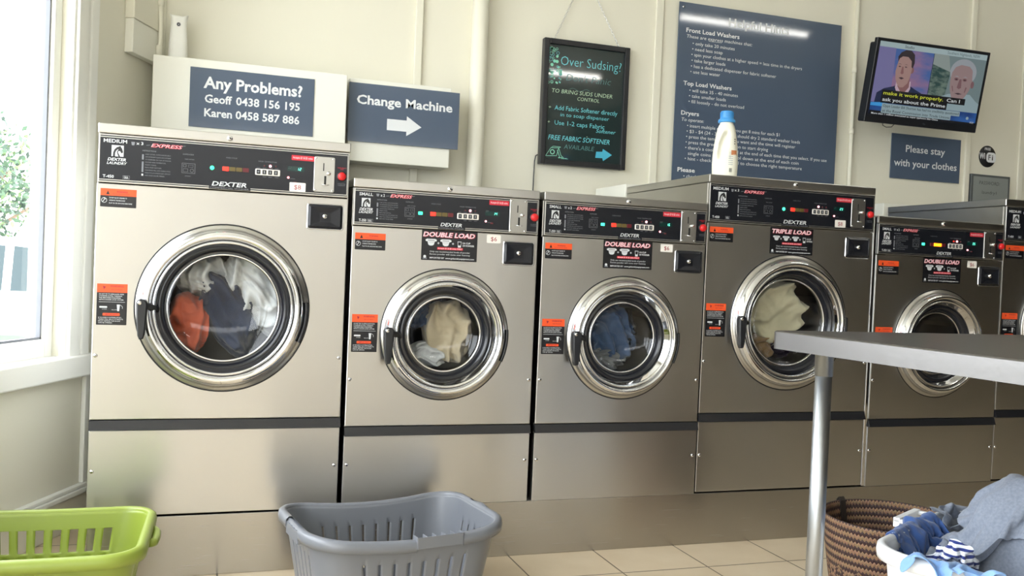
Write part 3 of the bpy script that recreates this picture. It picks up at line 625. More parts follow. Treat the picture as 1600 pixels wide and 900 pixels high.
# ------------------------------------------------------------------ cloth
def cloth_mat(name, c, c2=None, scale=260): return mat(name, c, .9, bump=(scale, .25, (1, 1, 1)), var=(9, c2 or c), spec=.15, sheen=.3)
def garment(name, ctr, rad, seed, m, label, cat, group=None, folds=7, amp=.16, sub=5, rot=(0, 0, 0), clip=None, bend=None, flat=0):
    bm = bmesh.new(); bmesh.ops.create_icosphere(bm, subdivisions=sub, radius=1)
    rr = random.Random(seed); off = Vector((rr.uniform(-50, 50), rr.uniform(-50, 50), rr.uniform(-50, 50)))
    ax = Vector((rr.uniform(-1, 1), rr.uniform(-.3, .3), rr.uniform(-1, 1))).normalized()
    from mathutils import Euler
    E = Euler(rot).to_matrix()
    for v in bm.verts:
        p = v.co.copy(); n = p.normalized()
        w = noise.noise_vector(p*1.1+off)*1.1
        ax2 = ax.cross(Vector((0, 1, 0))).normalized()
        t = (p+w*.45).dot(ax)*folds+noise.noise(p*1.6+off)*2.0
        r1 = 1-abs(math.sin(t*.5)); r1 = r1*r1*(3-2*r1)
        t2 = (p+w*.7).dot(ax2)*folds*1.7+noise.noise(p*2.2-off)*2.5
        r2 = 1-abs(math.sin(t2*.5)); m_ = .5+.5*noise.noise(p*1.4+off*2)
        big = noise.noise(p*1.15-off)
        f_ = amp*(r1*.9-.45)+amp*.5*m_*(r2-.5)+amp*.05*noise.noise(p*9+off)
        d = 1+big*.22+(f_*.35 if clip else f_)
        q = n*d
        q = Vector((q.x*rad[0], q.y*rad[1], q.z*rad[2]))
        if clip: q.y -= rad[1]*f_*2.2*(.35+.65*abs(n.y))
        if bend: q = bend(q)
        q = E @ q
        v.co = Vector(ctr)+q
        if clip: v.co = clip(v.co)
    me = bpy.data.meshes.new(name); bm.to_mesh(me); bm.free(); me.materials.append(m)
    for p in me.polygons: p.use_smooth = True
    o = bpy.data.objects.new(name, me); COL.objects.link(o)
    return tag(o, label, cat, group)
M_CREAM = cloth_mat('cream towelling', rgb(205, 190, 160), rgb(190, 174, 144)); M_WCLOTH = cloth_mat('white cotton', rgb(226, 226, 222), rgb(212, 213, 212))
M_NAVY = cloth_mat('navy cotton', rgb(34, 42, 62), rgb(52, 62, 84)); M_SALMON = cloth_mat('salmon towelling', rgb(206, 106, 78), rgb(190, 92, 66)); M_SLATE = cloth_mat('slate blue cotton', rgb(84, 104, 134), rgb(66, 84, 112))
M_TAN = cloth_mat('tan fleece', rgb(150, 122, 86), rgb(130, 104, 72)); M_PLUM = cloth_mat('dark plum cotton', rgb(40, 26, 40), rgb(28, 22, 36)); M_DKC = cloth_mat('charcoal cotton', rgb(30, 34, 38), rgb(44, 48, 52)); M_OLV = cloth_mat('ivory fleece', rgb(206, 198, 166), rgb(194, 186, 156))
def in_drum(cx, cz, R, gl):
    def f(v):
        dx, dz = v.x-cx, v.z-cz; r = math.hypot(dx, dz); lim = R*.98
        if r > lim: v.x = cx+dx*lim/r; v.z = cz+dz*lim/r; r = lim
        # keep behind the bowl-shaped glass
        q = min(r/gl, 1.05); front = .058*(1-min(q, 1)**2)**.6+.012 if q < 1 else .05
        g_ = v.y-front
        if g_ < .03: v.y = front+.004+.026*math.exp((g_-.03)/.05)
        v.y = min(v.y, .395)
        return v
    return f
GRP = 'laundry tumbling in the drums'
def wash(i, items):
    _, cx, cz, gl, R = DR[i]; clip = in_drum(cx, cz, R, gl)
    for name, dx, dz, y, rad, seed, m, lb_, rot in items:
        garment(name, (cx+dx*gl, y+.035, cz+dz*gl), (rad[0]*gl, rad[1], rad[2]*gl), seed, m, lb_, 'laundry', GRP, rot=(0, rot, 0), clip=clip, folds=9 if 'towel' in name else 11, amp=.26)
wash(0, [('white_sheet', .62, .30, .13, (.52, .10, 1.0), 3, M_WCLOTH, 'white sheet on the right side of the leftmost drum', -.45),
 ('white_shirt', -.42, .62, .15, (.60, .10, .42), 4, M_WCLOTH, 'white shirt at the upper left of the leftmost drum, above the salmon towel', .2),
 ('navy_shirt', .12, -.18, .10, (.46, .085, .92), 5, M_NAVY, 'navy shirt in the middle of the leftmost drum', -.35),
 ('salmon_towel', -.66, -.36, .10, (.42, .085, .62), 6, M_SALMON, 'salmon orange towel in the leftmost drum', -.1)])
wash(1, [('cream_towel', .32, .02, .10, (.72, .11, .86), 13, M_CREAM, 'cream towel filling the drum of the leftmost double load machine', -.4),
 ('slate_shirt', -.52, .52, .16, (.55, .09, .50), 14, M_SLATE, 'slate blue shirt behind the cream towel in the leftmost double load machine', .4),
 ('white_shirt', -.28, -.66, .10, (.62, .08, .36), 15, M_WCLOTH, 'white shirt at the bottom of the drum, below the cream towel', 0)])
wash(2, [('slate_jeans', .15, .05, .13, (.72, .11, .88), 23, M_SLATE, 'faded blue jeans in the drum between the cream towel and the bottle machine', -.3),
 ('charcoal_shirt', .62, .05, .17, (.42, .09, .8), 24, M_DKC, 'charcoal shirt right of the faded jeans in the drum', 0),
 ('grey_shirt', -.15, -.72, .12, (.75, .08, .34), 25, cloth_mat('grey marl cotton', rgb(140, 140, 138), rgb(118, 120, 122)), 'pale grey shirt at the bottom of the drum, below the faded jeans', .0)])
wash(3, [('ivory_towel', .12, .22, .10, (.70, .11, .76), 33, M_OLV, 'ivory towel in the triple load machine', .12),
 ('ivory_towel', -.78, .10, .13, (.30, .08, .45), 36, M_OLV, 'small ivory towel at the left edge of the triple load drum', 0),
 ('plum_shirt', .25, -.52, .15, (.55, .09, .38), 34, M_PLUM, 'dark plum shirt under the ivory towel', .2),
 ('tan_fleece', -.40, -.70, .11, (.60, .085, .36), 35, M_TAN, 'tan fleece at the bottom left of the triple load drum', -.5)])
wash(4, [('charcoal_shirt', .0, -.30, .20, (.85, .10, .60), 43, M_DKC, 'charcoal clothes in the drum behind the table edge', .2)])

# ------------------------------------------------------------------ signs
def sign_board(name, x0, x1, y, z0, z1, t, label, cat='sign', m=M_SIGN):
    return tag(MB().box(x0, x1, y, y+t, z0, z1, m).build(name, bevel=.0008), label, cat)
# white cabinet and the two signs on it
cab = MB().box(.0995, .871, .90, 1.099, 1.20, 1.6155, M_BOARD).build('wall_box', bevel=.003)
tag(cab, 'large white box on the wall behind the leftmost machine, carrying the phone number sign', 'wall box')
cb2 = MB().box(.890, 1.344, .955, 1.099, 1.260, 1.617, M_BOARD).build('wall_box', bevel=.003)
tag(cb2, 'smaller white box on the wall behind the change machine sign', 'wall box')
s = sign_board('contact_sign', .2405, .734, .896, 1.341, 1.5815, .004, 'slate blue sign reading Any Problems with two phone numbers')
g = GR(.8955); g.text('Any Problems?', .293, 1.502, .0445, M_INKW, w=.392, bold=.028)
g.done('lettering', s); g = GR(.8955); g.text('Geoff', .299, 1.4435, .0315, M_INKW, w=.106, bold=.025); g.text('0438 156 195', .421, 1.4435, .0315, M_INKW, w=.256, bold=.022)
g.text('Karen', .299, 1.387, .0315, M_INKW, w=.108, bold=.025); g.text('0458 587 886', .421, 1.387, .0315, M_INKW, w=.256, bold=.022); g.done('lettering', s)
s = sign_board('direction_sign', .886, 1.380, .946, 1.344, 1.597, .006, 'slate blue Change Machine sign with a white arrow')
g = GR(.9455); g.text('Change Machine', .921, 1.508, .0375, M_INKW, w=.427, bold=.026)
g.done('lettering', s); g = GR(.9455); g.poly([(1.056, 1.404), (1.143, 1.404), (1.143, 1.385), (1.210, 1.4285), (1.143, 1.472), (1.143, 1.453), (1.056, 1.453)], M_INKW); g.done('arrow', s)
s = sign_board('hints_sign', 2.532, 3.508, 1.080, 1.05, 2.196, .006, 'large slate blue Helpful Hints sign behind the detergent bottle')
MB().lathe([(0, .003), (.005, .002), (.006, 0)], M_CHROME, (2.555, 1.08, 2.172), n=12).build('fixing_screw', s)
g = GR(1.0795)
g.text('Helpful Hints', 2.818, 2.108, .040, M_INKW, w=.362, bold=.02)
for t, x, z, w, b, sh in (('Front Load Washers', 2.576, 2.049, .308, .02, 0), ('These are express machines that:', 2.578, 2.021, .382, 0, .18), ('• only take 20 minutes', 2.615, 1.988, .244, 0, 0),
 ('• need less soap', 2.614, 1.960, .176, 0, 0), ('• spin your clothes at a higher speed = less time in the dryers', 2.611, 1.932, .659, 0, 0), ('• take larger loads', 2.613, 1.903, .196, 0, 0),
 ('• has a dedicated dispenser for fabric softener', 2.611, 1.874, .503, 0, 0), ('• use less water', 2.609, 1.846, .172, 0, 0), ('Top Load Washers', 2.573, 1.783, .279, .02, 0), ('• will take 35 - 40 minutes', 2.609, 1.752, .282, 0, 0),
 ('• take smaller loads', 2.608, 1.724, .213, 0, 0), ('• fill loosely - do not overload', 2.607, 1.696, .323, 0, 0), ('Dryers', 2.568, 1.634, .102, .02, 0), ('To operate:', 2.570, 1.603, .129, 0, .18),
 ('• insert multiple coins and you get 8 mins for each $1', 2.605, 1.574, .547, 0, 0), ('• $3 - $4 (24 - 32 minutes) should dry 2 standard washer loads', 2.604, 1.546, .676, 0, 0), ('• press the temperature you want and the time will register', 2.602, 1.519, .650, 0, 0),
 ('• press the green start button to start drying', 2.601, 1.491, .485, 0, 0), ("• there's a cool down period at the end of each time that you select. If you use", 2.600, 1.463, .853, 0, 0), ('single coins there is a cool down at the end of each coin', 2.617, 1.435, .661, 0, 0),
 ('• hint - check the care label to choose the right temperature', 2.600, 1.408, .699, 0, 0), ('Please', 2.562, 1.348, .099, .02, 0), ('• check your pockets before washing', 2.597, 1.319, .40, 0, 0)):
    if b: g.done('lettering', s); g = GR(1.0795)
    g.text(t, x, z, .021 if b else .0165, M_INKW, w=w, bold=b, shear=sh)
g.rect(2.706, 2.782, 2.0165, 2.018, M_INKW); g.done('lettering', s)
s = sign_board('notice_sign', 3.882, 4.362, 1.090, 1.412, 1.6585, .006, 'slate blue Please stay with your clothes sign under the television')
g = GR(1.0895); g.text('Please stay', 4.115, 1.562, .038, M_INKW, w=.272, bold=.01, al='c'); g.text('with your clothes', 4.121, 1.482, .038, M_INKW, w=.436, bold=.01, al='c'); g.done('lettering', s)
# wifi sticker
M_WB = mat('sticker black', rgb(28, 28, 32), .4)
s = MB().lathe([(0, .0015), (.062, .0015), (.062, 0)], M_WB, (4.565, 1.0995, 1.583), n=40).build('wifi_sticker', recalc=False); tag(s, 'round black Free WiFi sticker on the wall right of the notice sign', 'sticker')
g = GR(1.0975); g.text('FREE', 4.565, 1.619, .014, M_INKW, w=.044, bold=.02, al='c'); g.text('Wi', 4.527, 1.569, .032, M_INKW, w=.042, bold=.03, al='c')
g.rect(4.557, 4.627, 1.550, 1.607, M_INKW, .0003, .02); g.text('F', 4.572, 1.564, .030, M_WB, w=.017, bold=.01, d=.0006); g.text('i', 4.598, 1.564, .030, M_WB, w=.008, bold=.02, d=.0006); g.done('lettering', s)
# password board
s = empty('password_board', (4.58, 1.09, 1.30), 'small grey framed board with a handwritten wifi password, behind the rightmost lid', 'board')
MB().box(-.142, .142, -.012, .008, -.12, .175, mat('grey board frame', rgb(88, 92, 92), .5)).build('frame', s, bevel=.003)
g = GR(-.0125); g.rect(-.128, .128, -.10, .162, mat('grey board face', rgb(140, 145, 142), .45)); g.text('PASSWORD:', -.085, .118, .020, M_LABEL, w=.15, bold=-.01, shear=.1, d=.0005); g.text('laundry1', -.062, .066, .018, M_LABEL, w=.105, bold=-.01, shear=.1, d=.0005); g.done('writing_surface', s)

# ------------------------------------------------------------------ chalk board
cbx0, cbx1, cbz0, cbz1 = 1.815, 2.262, 1.328, 1.926
s = empty('chalkboard', ((cbx0+cbx1)/2, 1.07, cbz0), 'black framed glossy menu board with turquoise hand lettering about over sudsing, hanging on a chain', 'board')
ox, oz = (cbx0+cbx1)/2, cbz0
fr = MB(); fwd = .026
for a, b, c, d in ((cbx0, cbx0+fwd, cbz0, cbz1), (cbx1-fwd, cbx1, cbz0, cbz1), (cbx0+fwd, cbx1-fwd, cbz0, cbz0+fwd), (cbx0+fwd, cbx1-fwd, cbz1-fwd, cbz1)): fr.box(a-ox, b-ox, -.014, .024, c-oz, d-oz, M_BLACK)
fr.build('frame', s, bevel=.003)
MB().box(cbx0+.01-ox, cbx1-.01-ox, -.002, .02, .01, cbz1-cbz0-.01, mat('gloss black glass', rgb(40, 52, 52), .045, spec=.8)).build('glass_panel', s)
C_T = mat('turquoise marker', rgb(110, 205, 215), .5); C_G = mat('mint marker', rgb(140, 215, 190), .5); C_P = mat('pale green marker', rgb(185, 215, 185), .5); C_D = mat('faded marker', rgb(80, 130, 128), .5)
g = GR(-.0028)
def ct(t, x, z, w, h, m, sh=.08, b=0.0, rot=0): g.text(t, x-ox, z-oz, h, m, w=w, bold=b, shear=sh, rot=rot)
ct('Over Sudsing?', 1.903, 1.806, .318, .044, C_T, .04, -.012, -.0); ct("Don't Panic", 1.934, 1.735, .232, .032, C_D, .25, -.014)
g.done('heading_lettering', s); g = GR(-.0028)
ct('TO BRING SUDS UNDER', 1.862, 1.672, .319, .019, C_P, .15, -.006); ct('CONTROL', 1.996, 1.645, .116, .017, C_P, .15, -.006)
g.done('subheading_lettering', s); g = GR(-.0028)
ct('+', 1.850, 1.594, .014, .014, C_P); ct('Add Fabric Softener directly', 1.882, 1.591, .329, .021, C_T, .05, 0); ct('in to soap dispenser', 1.913, 1.562, .255, .018, C_T, .1, -.004)
ct('+', 1.849, 1.524, .012, .014, C_P); ct('Use 1-2 caps Fabric', 1.885, 1.520, .261, .021, C_T, .02, 0); ct('Softener', 2.101, 1.500, .103, .018, C_T, .3, 0)
g.done('hand_lettering', s); g = GR(-.0028)
ct('FREE FABRIC SOFTENER', 1.855, 1.447, .322, .023, C_T, .2, .004); ct('AVAILABLE', 1.938, 1.409, .156, .021, C_D, .15, 0)
g.done('offer_lettering', s); g = GR(-.0028)
g.poly([(a-ox, b-oz) for a, b in ((2.104, 1.378), (2.108, 1.408), (2.140, 1.410), (2.143, 1.424), (2.192, 1.398), (2.146, 1.365), (2.142, 1.379))], mat('blue marker fill', rgb(70, 175, 205), .5))
g.done('drawn_arrow', s); g = GR(-.0028)
rb = random.Random(5)
for k in range(64):
    zz = rb.uniform(1.715, 1.885); xx = 1.834+rb.random()**1.3*(.075 if zz < 1.80 else .055); r = rb.choice((.004, .005, .006, .008, .010))
    (g.ring(xx-ox, zz-oz, r, .0016, rb.choice((C_G, C_T)), .0002*(k % 3), 14) if k % 3 else g.disc(xx-ox, zz-oz, r*.8, C_G, .0002, n=14))
g.done('drawn_bubbles', s); g = GR(-.0028)
for q in range(24):
    a = q/23; x1 = 1.955+a*.1; g.line([(x1-ox, 1.695+.006*math.sin(a*9)-oz), (x1+.0045-ox, 1.695+.006*math.sin((a+.045)*9)-oz)], .0014, C_D)
g.done('drawn_flourish', s); g = GR(-.0028)
g.line([(a-ox, b-oz) for a, b in ((1.846, 1.368), (1.872, 1.408), (1.912, 1.410), (1.902, 1.372), (1.846, 1.368))], .0022, C_G); g.line([(a-ox, b-oz) for a, b in ((1.872, 1.408), (1.884, 1.416), (1.922, 1.415), (1.912, 1.410), (1.925, 1.375), (1.945, 1.360))], .0022, C_G)
g.ring(1.880-ox, 1.389-oz, .012, .004, C_G, .0002); g.line([(a-ox, b-oz) for a, b in ((1.905, 1.400), (1.918, 1.368), (1.912, 1.362), (1.930, 1.366), (1.936, 1.360), (1.955, 1.363))], .003, C_G)
g.disc(2.056-ox, 1.475-oz, .002, C_P); g.line([(1.925-ox, 1.360-oz), (1.962-ox, 1.361-oz)], .002, C_G)
g.done('drawn_soap_box', s)
ch = MB()
def chain(p, q, n):
    p, q = Vector(p), Vector(q); d = (q-p)/n; u = d.normalized(); sidev = u.cross(Vector((0, 1, 0)))
    for k in range(n):
        c = p+d*(k+.5); w_ = sidev if k % 2 else Vector((0, 1, 0)); L = d.length*.66
        ch.tube([c+u*L*math.cos(t)+w_*.0034*math.sin(t) for t in [2*PI*i/10 for i in range(10)]], .0010, M_CHROME, 5, True)
chain((1.868-ox, .010, cbz1-.004-oz), (2.018-ox, .022, 2.26-oz), 26); chain((2.213-ox, .010, cbz1-.004-oz), (2.024-ox, .022, 2.26-oz), 27)
lab(ch.build('hanging_chain', s, recalc=False), 'thin steel hanging chain')
MB().tube([(2.021-ox, .03, 2.27-oz), (2.021-ox, .018, 2.27-oz), (2.021-ox, .014, 2.262-oz), (2.021-ox, .018, 2.256-oz)], .0018, M_CHROME, 6).build('hook', s)
c = MB().tube([(1.812, 1.085, 1.372), (1.803, 1.085, 1.366), (1.799, 1.088, 1.34), (1.797, 1.09, 1.15), (1.80, 1.09, .9)], .0028, M_BLACK, 8).build('board_power_cord'); tag(c, 'thin black power cord hanging below the left corner of the menu board', 'cord')

# ------------------------------------------------------------------ pipes, air freshener
p = MB().tube([(1.492, 1.055, -.1), (1.492, 1.055, ZC)], .0385, mat('cream pipe paint', rgb(232, 229, 214), .4), 24).build('wall_pipe'); tag(p, 'thick cream painted pipe running up the wall left of the menu board', 'pipe')
p = empty('conduit', (3.608, 1.085, 0), 'thin cream conduit with couplings on the wall between the hints sign and the television', 'pipe')
MB().tube([(0, 0, -.1), (0, 0, ZC)], .0105, M_WALL, 14).build('tube', p)
for zz in (1.64, 1.97): MB().tube([(0, 0, zz-.014), (0, 0, zz+.014)], .0145, M_WALL, 14).build('coupling', p)
pc = MW @ Vector((.045, -.045, 0))
p = empty('corner_pipe', (pc.x, pc.y, 0), 'thin grey painted pipe with a joint in the left corner above the white box', 'pipe')
MB().tube([(0, 0, 1.63), (0, 0, 1.66), (.004, 0, 1.70), (.004, 0, 1.78), (.0, 0, 1.83), (0, 0, ZC)], .009, M_WALL, 12).build('tube', p)
MB().tube([(0, 0, 1.63), (0, 0, 1.68)], .014, M_WALL, 12).build('coupling', p)
MB().tube([(0, 0, 1.845), (0, 0, 1.875)], .014, M_WALL, 12).build('coupling', p)
af = empty('air_freshener', (.188, 1.0, 1.6155), 'white automatic air freshener standing on the large white box', 'air freshener')
prof = [(0.0, .036, .034), (.01, .0375, .036), (.06, .036, .034), (.11, .033, .031), (.15, .0305, .028), (.175, .032, .027), (.190, .036, .026)]
q = MB(); rings = []
for z, a, b in prof:
    for k in range(28):
        t = 2*PI*k/28; ct_, st_ = math.cos(t), math.sin(t); e = .62
        X = a*abs(ct_)**e*(1 if ct_ > 0 else -1); Y = b*abs(st_)**e*(1 if st_ > 0 else -1)
        q.v.append((X, Y, z-(.012*(1-(X/a)**2) if z > .18 else 0)+0))
for i in range(len(prof)-1):
    for k in range(28): q.f.append((i*28+k, i*28+(k+1) % 28, (i+1)*28+(k+1) % 28, (i+1)*28+k)); q.m.append(0); q.sm.append(True)
q.mi(M_WHITE); q.f.append(tuple(range(28))); q.m.append(0); q.sm.append(False); q.f.append(tuple(reversed(range(6*28, 7*28)))); q.m.append(0); q.sm.append(False)
q.build('housing', af)
lab(MB().lathe([(.008, .0015), (.0075, .003), (.005, .003), (.0048, .001)], M_PRINTD, (0, -.030, .145), n=20).lathe([(.0048, .0012), (.0, .001)], M_BLACK, (0, -.030, .145), n=16).lathe([(.0022, .002), (0, .0024)], M_PRINT, (0, -.030, .145), n=10).build('nozzle', af, recalc=False), 'round grey spray nozzle')

# ------------------------------------------------------------------ television
def scr(name, c, e=.55, c2=None, sc=4):
    m = mat(name, (.02, .02, .02, 1), .25, emit=c, es=e)
    if c2:
        nt = m.node_tree; b = nt.nodes['Principled BSDF']; tcn = nt.nodes.new('ShaderNodeTexCoord'); n = nt.nodes.new('ShaderNodeTexNoise'); n.inputs['Scale'].default_value = sc; n.inputs['Detail'].default_value = 4
        mp = nt.nodes.new('ShaderNodeMapping'); mp.inputs['Scale'].default_value = (1, 1, 2.4); nt.links.new(tcn.outputs['Object'], mp.inputs[0]); nt.links.new(mp.outputs[0], n.inputs[0])
        rp = nt.nodes.new('ShaderNodeValToRGB'); rp.color_ramp.elements[0].position = .40; rp.color_ramp.elements[1].position = .62; rp.color_ramp.elements[0].color = c; rp.color_ramp.elements[1].color = c2
        nt.links.new(n.outputs['Fac'], rp.inputs[0]); nt.links.new(rp.outputs[0], b.inputs['Emission Color'])
    return m
TVW, TVH = .712, .418
tv = empty('television', (3.485, .86, 1.655), 'black flat television on a bracket, tilted down, showing a news interview of two men', 'television')
tv.rotation_euler = (math.radians(10.5), 0, math.radians(-1.0))
TK = Matrix()
q = MB().rbox(0, TVW, -.022, .0, 0, TVH, M_BLACK, .004, 3); q.rbox(.004, TVW-.004, 0, .035, .0, TVH-.02, M_BLACK, .01, 3)
q.build('housing', tv)
q = MB().box(.25, .46, .035, .055, .12, .32, M_BLACK); q.tube([(.355, .05, .24), (.355, .12, .20), (.355, .23, .16)], .02, M_BLACK, 10); q.box(.30, .41, .225, .262, .10, .24, M_BLACK)
q.build('wall_bracket', tv)
MB().tube([(.14, .01, .004), (.145, .012, -.01), (.17, .014, -.018), (.20, .012, -.014), (.215, .01, .004)], .002, M_BLACK, 6).build('cable_loop', tv)
b0, b1, c0, c1 = .018, TVW-.018, .040, TVH-.016; SW, SH = b1-b0, c1-c0
g = GR(-.0225); U = lambda u: b0+u*SW; V = lambda v: c0+v*SH
def R_(a, b, c, d, m, dd=0): g.rect(U(a), U(b), V(c), V(d), m, dd)
def E_(x, z, rx, rz, m, dd, n=28): g.disc(U(x), V(z), rx*SW, m, dd, rz*SH, n)
def P_(pts, m, dd): g.poly([(U(a), V(b)) for a, b in pts], m, dd)
R_(0, 1, 0, 1, scr('screen navy', rgb(28, 44, 84)))
R_(0, .50, .16, .93, scr('studio sky', rgb(70, 104, 166), .6, rgb(150, 116, 150), 5), .0003)
P_([(.0, .16), (.17, .16), (.15, .93), (.0, .93)], scr('studio lilac', rgb(122, 118, 166), .6), .0006)
R_(.505, 1, .16, .93, scr('grey green wall', rgb(118, 136, 138), .6), .0003)
P_([(.505, .93), (.64, .93), (.68, .70), (.505, .78)], scr('pale picture', rgb(146, 158, 154), .6), .0006)
P_([(.505, .78), (.68, .70), (.66, .28), (.505, .34)], scr('leaf picture', rgb(44, 74, 72), .6, rgb(110, 128, 118), 26), .0006)
R_(0, 1, .925, 1, scr('caption bar', rgb(168, 188, 190), .6), .0006)
S_SK = scr('presenter skin', rgb(170, 136, 130), .6); S_SKD = scr('presenter skin shade', rgb(140, 98, 98), .6); S_SK2 = scr('guest skin', rgb(156, 132, 132), .6); S_SK2D = scr('guest skin shade', rgb(128, 94, 98), .6)
S_HR = scr('presenter hair', rgb(52, 42, 48), .6); S_GH = scr('guest hair', rgb(158, 164, 170), .6); S_SUIT = scr('suit navy', rgb(30, 40, 76), .6); S_SH = scr('pink shirt', rgb(200, 174, 186), .6); S_SH2 = scr('pale shirt', rgb(150, 172, 178), .6)
S_BK = scr('screen black', rgb(14, 14, 20), .6); S_EYE = scr('screen eye', rgb(70, 50, 58), .6)
# presenter
P_([(.03, .16), (.04, .30), (.10, .37), (.18, .41), (.21, .44), (.33, .44), (.38, .40), (.44, .36), (.475, .28), (.48, .16)], S_SUIT, .0009)
P_([(.195, .40), (.20, .50), (.33, .50), (.335, .40), (.29, .22), (.25, .22)], S_SH, .0011)
P_([(.215, .42), (.22, .56), (.315, .58), (.32, .42), (.27, .30)], S_SKD, .0013)
E_(.322, .655, .018, .045, S_SKD, .0014)
P_([(.185, .74), (.175, .62), (.185, .52), (.205, .45), (.235, .405), (.265, .41), (.30, .47), (.315, .56), (.32, .68), (.31, .78), (.28, .84), (.22, .85), (.19, .81)], S_SK, .0016)
P_([(.185, .75), (.178, .82), (.20, .88), (.24, .92), (.29, .92), (.325, .87), (.335, .76), (.325, .68), (.312, .70), (.305, .78), (.27, .83), (.22, .83), (.195, .80)], S_HR, .0019)
for a in (.205, .262): P_([(a-.013, .690), (a, .698), (a+.015, .690), (a, .680)], S_EYE, .0021); P_([(a-.018, .718), (a, .728), (a+.019, .718), (a, .722)], S_HR, .0021)
P_([(.228, .69), (.222, .60), (.236, .585), (.25, .60), (.240, .69)], S_SKD, .0020); P_([(.212, .535), (.235, .548), (.262, .535), (.238, .515)], S_EYE, .0021)
# guest
P_([(.56, .16), (.58, .28), (.64, .36), (.70, .40), (.90, .42), (.96, .34), (1, .30), (1, .16)], S_SH2, .0009)
E_(.80, .72, .125, .185, S_GH, .0012, 36)
P_([(.695, .70), (.69, .58), (.70, .46), (.725, .36), (.76, .30), (.80, .30), (.85, .37), (.885, .48), (.90, .60), (.895, .72), (.87, .80), (.80, .84), (.73, .81)], S_SK2, .0015)
P_([(.69, .72), (.70, .82), (.76, .88), (.84, .88), (.90, .82), (.915, .68), (.895, .62), (.885, .76), (.85, .81), (.77, .82), (.72, .78)], S_GH, .0018)
E_(.905, .56, .016, .05, S_SK2D, .0016)
for a in (.745, .825): E_(a, .615, .021, .020, S_SK2D, .0018); E_(a, .613, .011, .009, S_EYE, .0020); P_([(a-.026, .648), (a, .662), (a+.026, .648), (a, .652)], S_GH, .0020)
P_([(.775, .62), (.762, .50), (.782, .48), (.803, .50), (.795, .62)], S_SK2D, .0018); P_([(.748, .415), (.785, .428), (.822, .415), (.785, .402)], S_EYE, .0019); P_([(.72, .52), (.735, .44), (.728, .44), (.712, .51)], S_SK2D, .0018); P_([(.845, .52), (.838, .44), (.846, .44), (.858, .51)], S_SK2D, .0018)
g.done('screen', tv); g = GR(-.0225)
# lower band and captions
R_(0, 1, 0, .17, scr('lower band', rgb(22, 52, 112), .6, rgb(40, 96, 170), 5), .0022); R_(0, .66, 0, .055, S_BK, .0024)
P_([(0, .16), (.10, .175), (.25, .15), (.10, .12), (0, .12)], scr('blue swoosh', rgb(60, 150, 215), .7), .0024)
R_(.085, .865, .262, .352, S_BK, .0026); R_(.085, .70, .170, .262, S_BK, .0026)
S_Y = scr('yellow caption', rgb(206, 214, 60), .7); S_W = scr('white caption', rgb(214, 220, 222), .7); S_CP = scr('caption panel', rgb(150, 172, 178), .6)
g.text('make it work properly.', U(.10), V(.285), .017, S_Y, w=.555*SW, d=.003, bold=.01); g.text('Can I', U(.69), V(.285), .017, S_W, w=.125*SW, d=.003, bold=.01)
g.text('ask you about the Prime', U(.10), V(.197), .017, S_W, w=.585*SW, d=.003, bold=.01)
R_(.105, .835, .098, .165, S_CP, .0028); R_(.105, .755, .030, .098, S_CP, .0028)
g.text('Oppn Leader Bill Shorten has had his credibility questioned', U(.115), V(.115), .013, S_BK, w=.71*SW, d=.0031); g.text('at the Royal Commission into Trade Unions', U(.115), V(.048), .013, S_BK, w=.63*SW, d=.0031)
R_(0, 1, -.0, .028, S_BK, .0030); g.text('More than 1 million evacuated as super typhoon hits China', U(.02), V(.004), .0085, S_W, w=.62*SW, d=.0034, bold=.01)
g.text('Studio', U(.225), V(.945), .014, S_BK, w=.085*SW, d=.0012); g.text('Southern Highlands, NSW', U(.62), V(.945), .014, scr('dim caption', rgb(90, 110, 116), .6), w=.31*SW, d=.0012)
E_(.915, .085, .013, .022, S_CP, .0030); g.text('09:29', U(.945), V(.02), .008, S_W, d=.0034)
g.done('screen_captions', tv)
g = GR(-.0226); g.text('TCL', TVW*.52, .014, .007, M_PRINTD, al='c'); g.done('maker_mark', tv)

# ------------------------------------------------------------------ detergent bottle
bt = empty('detergent_bottle', (2.305, .215, 1.2107), 'white detergent bottle with a blue cap standing on the tall machine', 'bottle', rz=-.5)
M_BOT = mat('cream bottle plastic', rgb(232, 230, 214), .38)
q = MB(); n_ = 40
lev = [(0, .040, .028), (.004, .046, .032), (.03, .050, .035), (.07, .0515, .036), (.11, .050, .036), (.15, .046, .034), (.185, .041, .032), (.21, .036, .029), (.225, .031, .027), (.232, .027, .025), (.240, .0255, .0245)]
LV = [(lev[0])]
for a, b in zip(lev, lev[1:]):
    st = max(1, int((b[0]-a[0])/.006))
    for k in range(1, st+1): t = k/st; LV.append(tuple(a[i]+(b[i]-a[i])*t for i in range(3)))
for z, a, b in LV:
    for k in range(n_):
        t = 2*PI*k/n_; e = .85; ct_, st_ = math.cos(t), math.sin(t); X = a*abs(ct_)**e*(1 if ct_ > 0 else -1); Y = b*abs(st_)**e*(1 if st_ > 0 else -1)
        # slanted hand-grip recess in the left of the front face
        u = (X+.012-(z-.14)*.22)/.017; vv = (z-.145)/.062; d = max(0, 1-(u*u+vv*vv)); Y += (.020*min(1, d*2.2) if Y < 0 else -.0*d)
        q.v.append((X, Y, z))
for i in range(len(LV)-1):
    for k in range(n_): q.f.append((i*n_+k, i*n_+(k+1) % n_, (i+1)*n_+(k+1) % n_, (i+1)*n_+k)); q.m.append(0); q.sm.append(True)
q.mi(M_BOT); q.f.append(tuple(range(n_))); q.m.append(0); q.sm.append(False)
q.build('bottle_body', bt)
M_CAP = mat('blue cap plastic', rgb(70, 150, 215), .35)
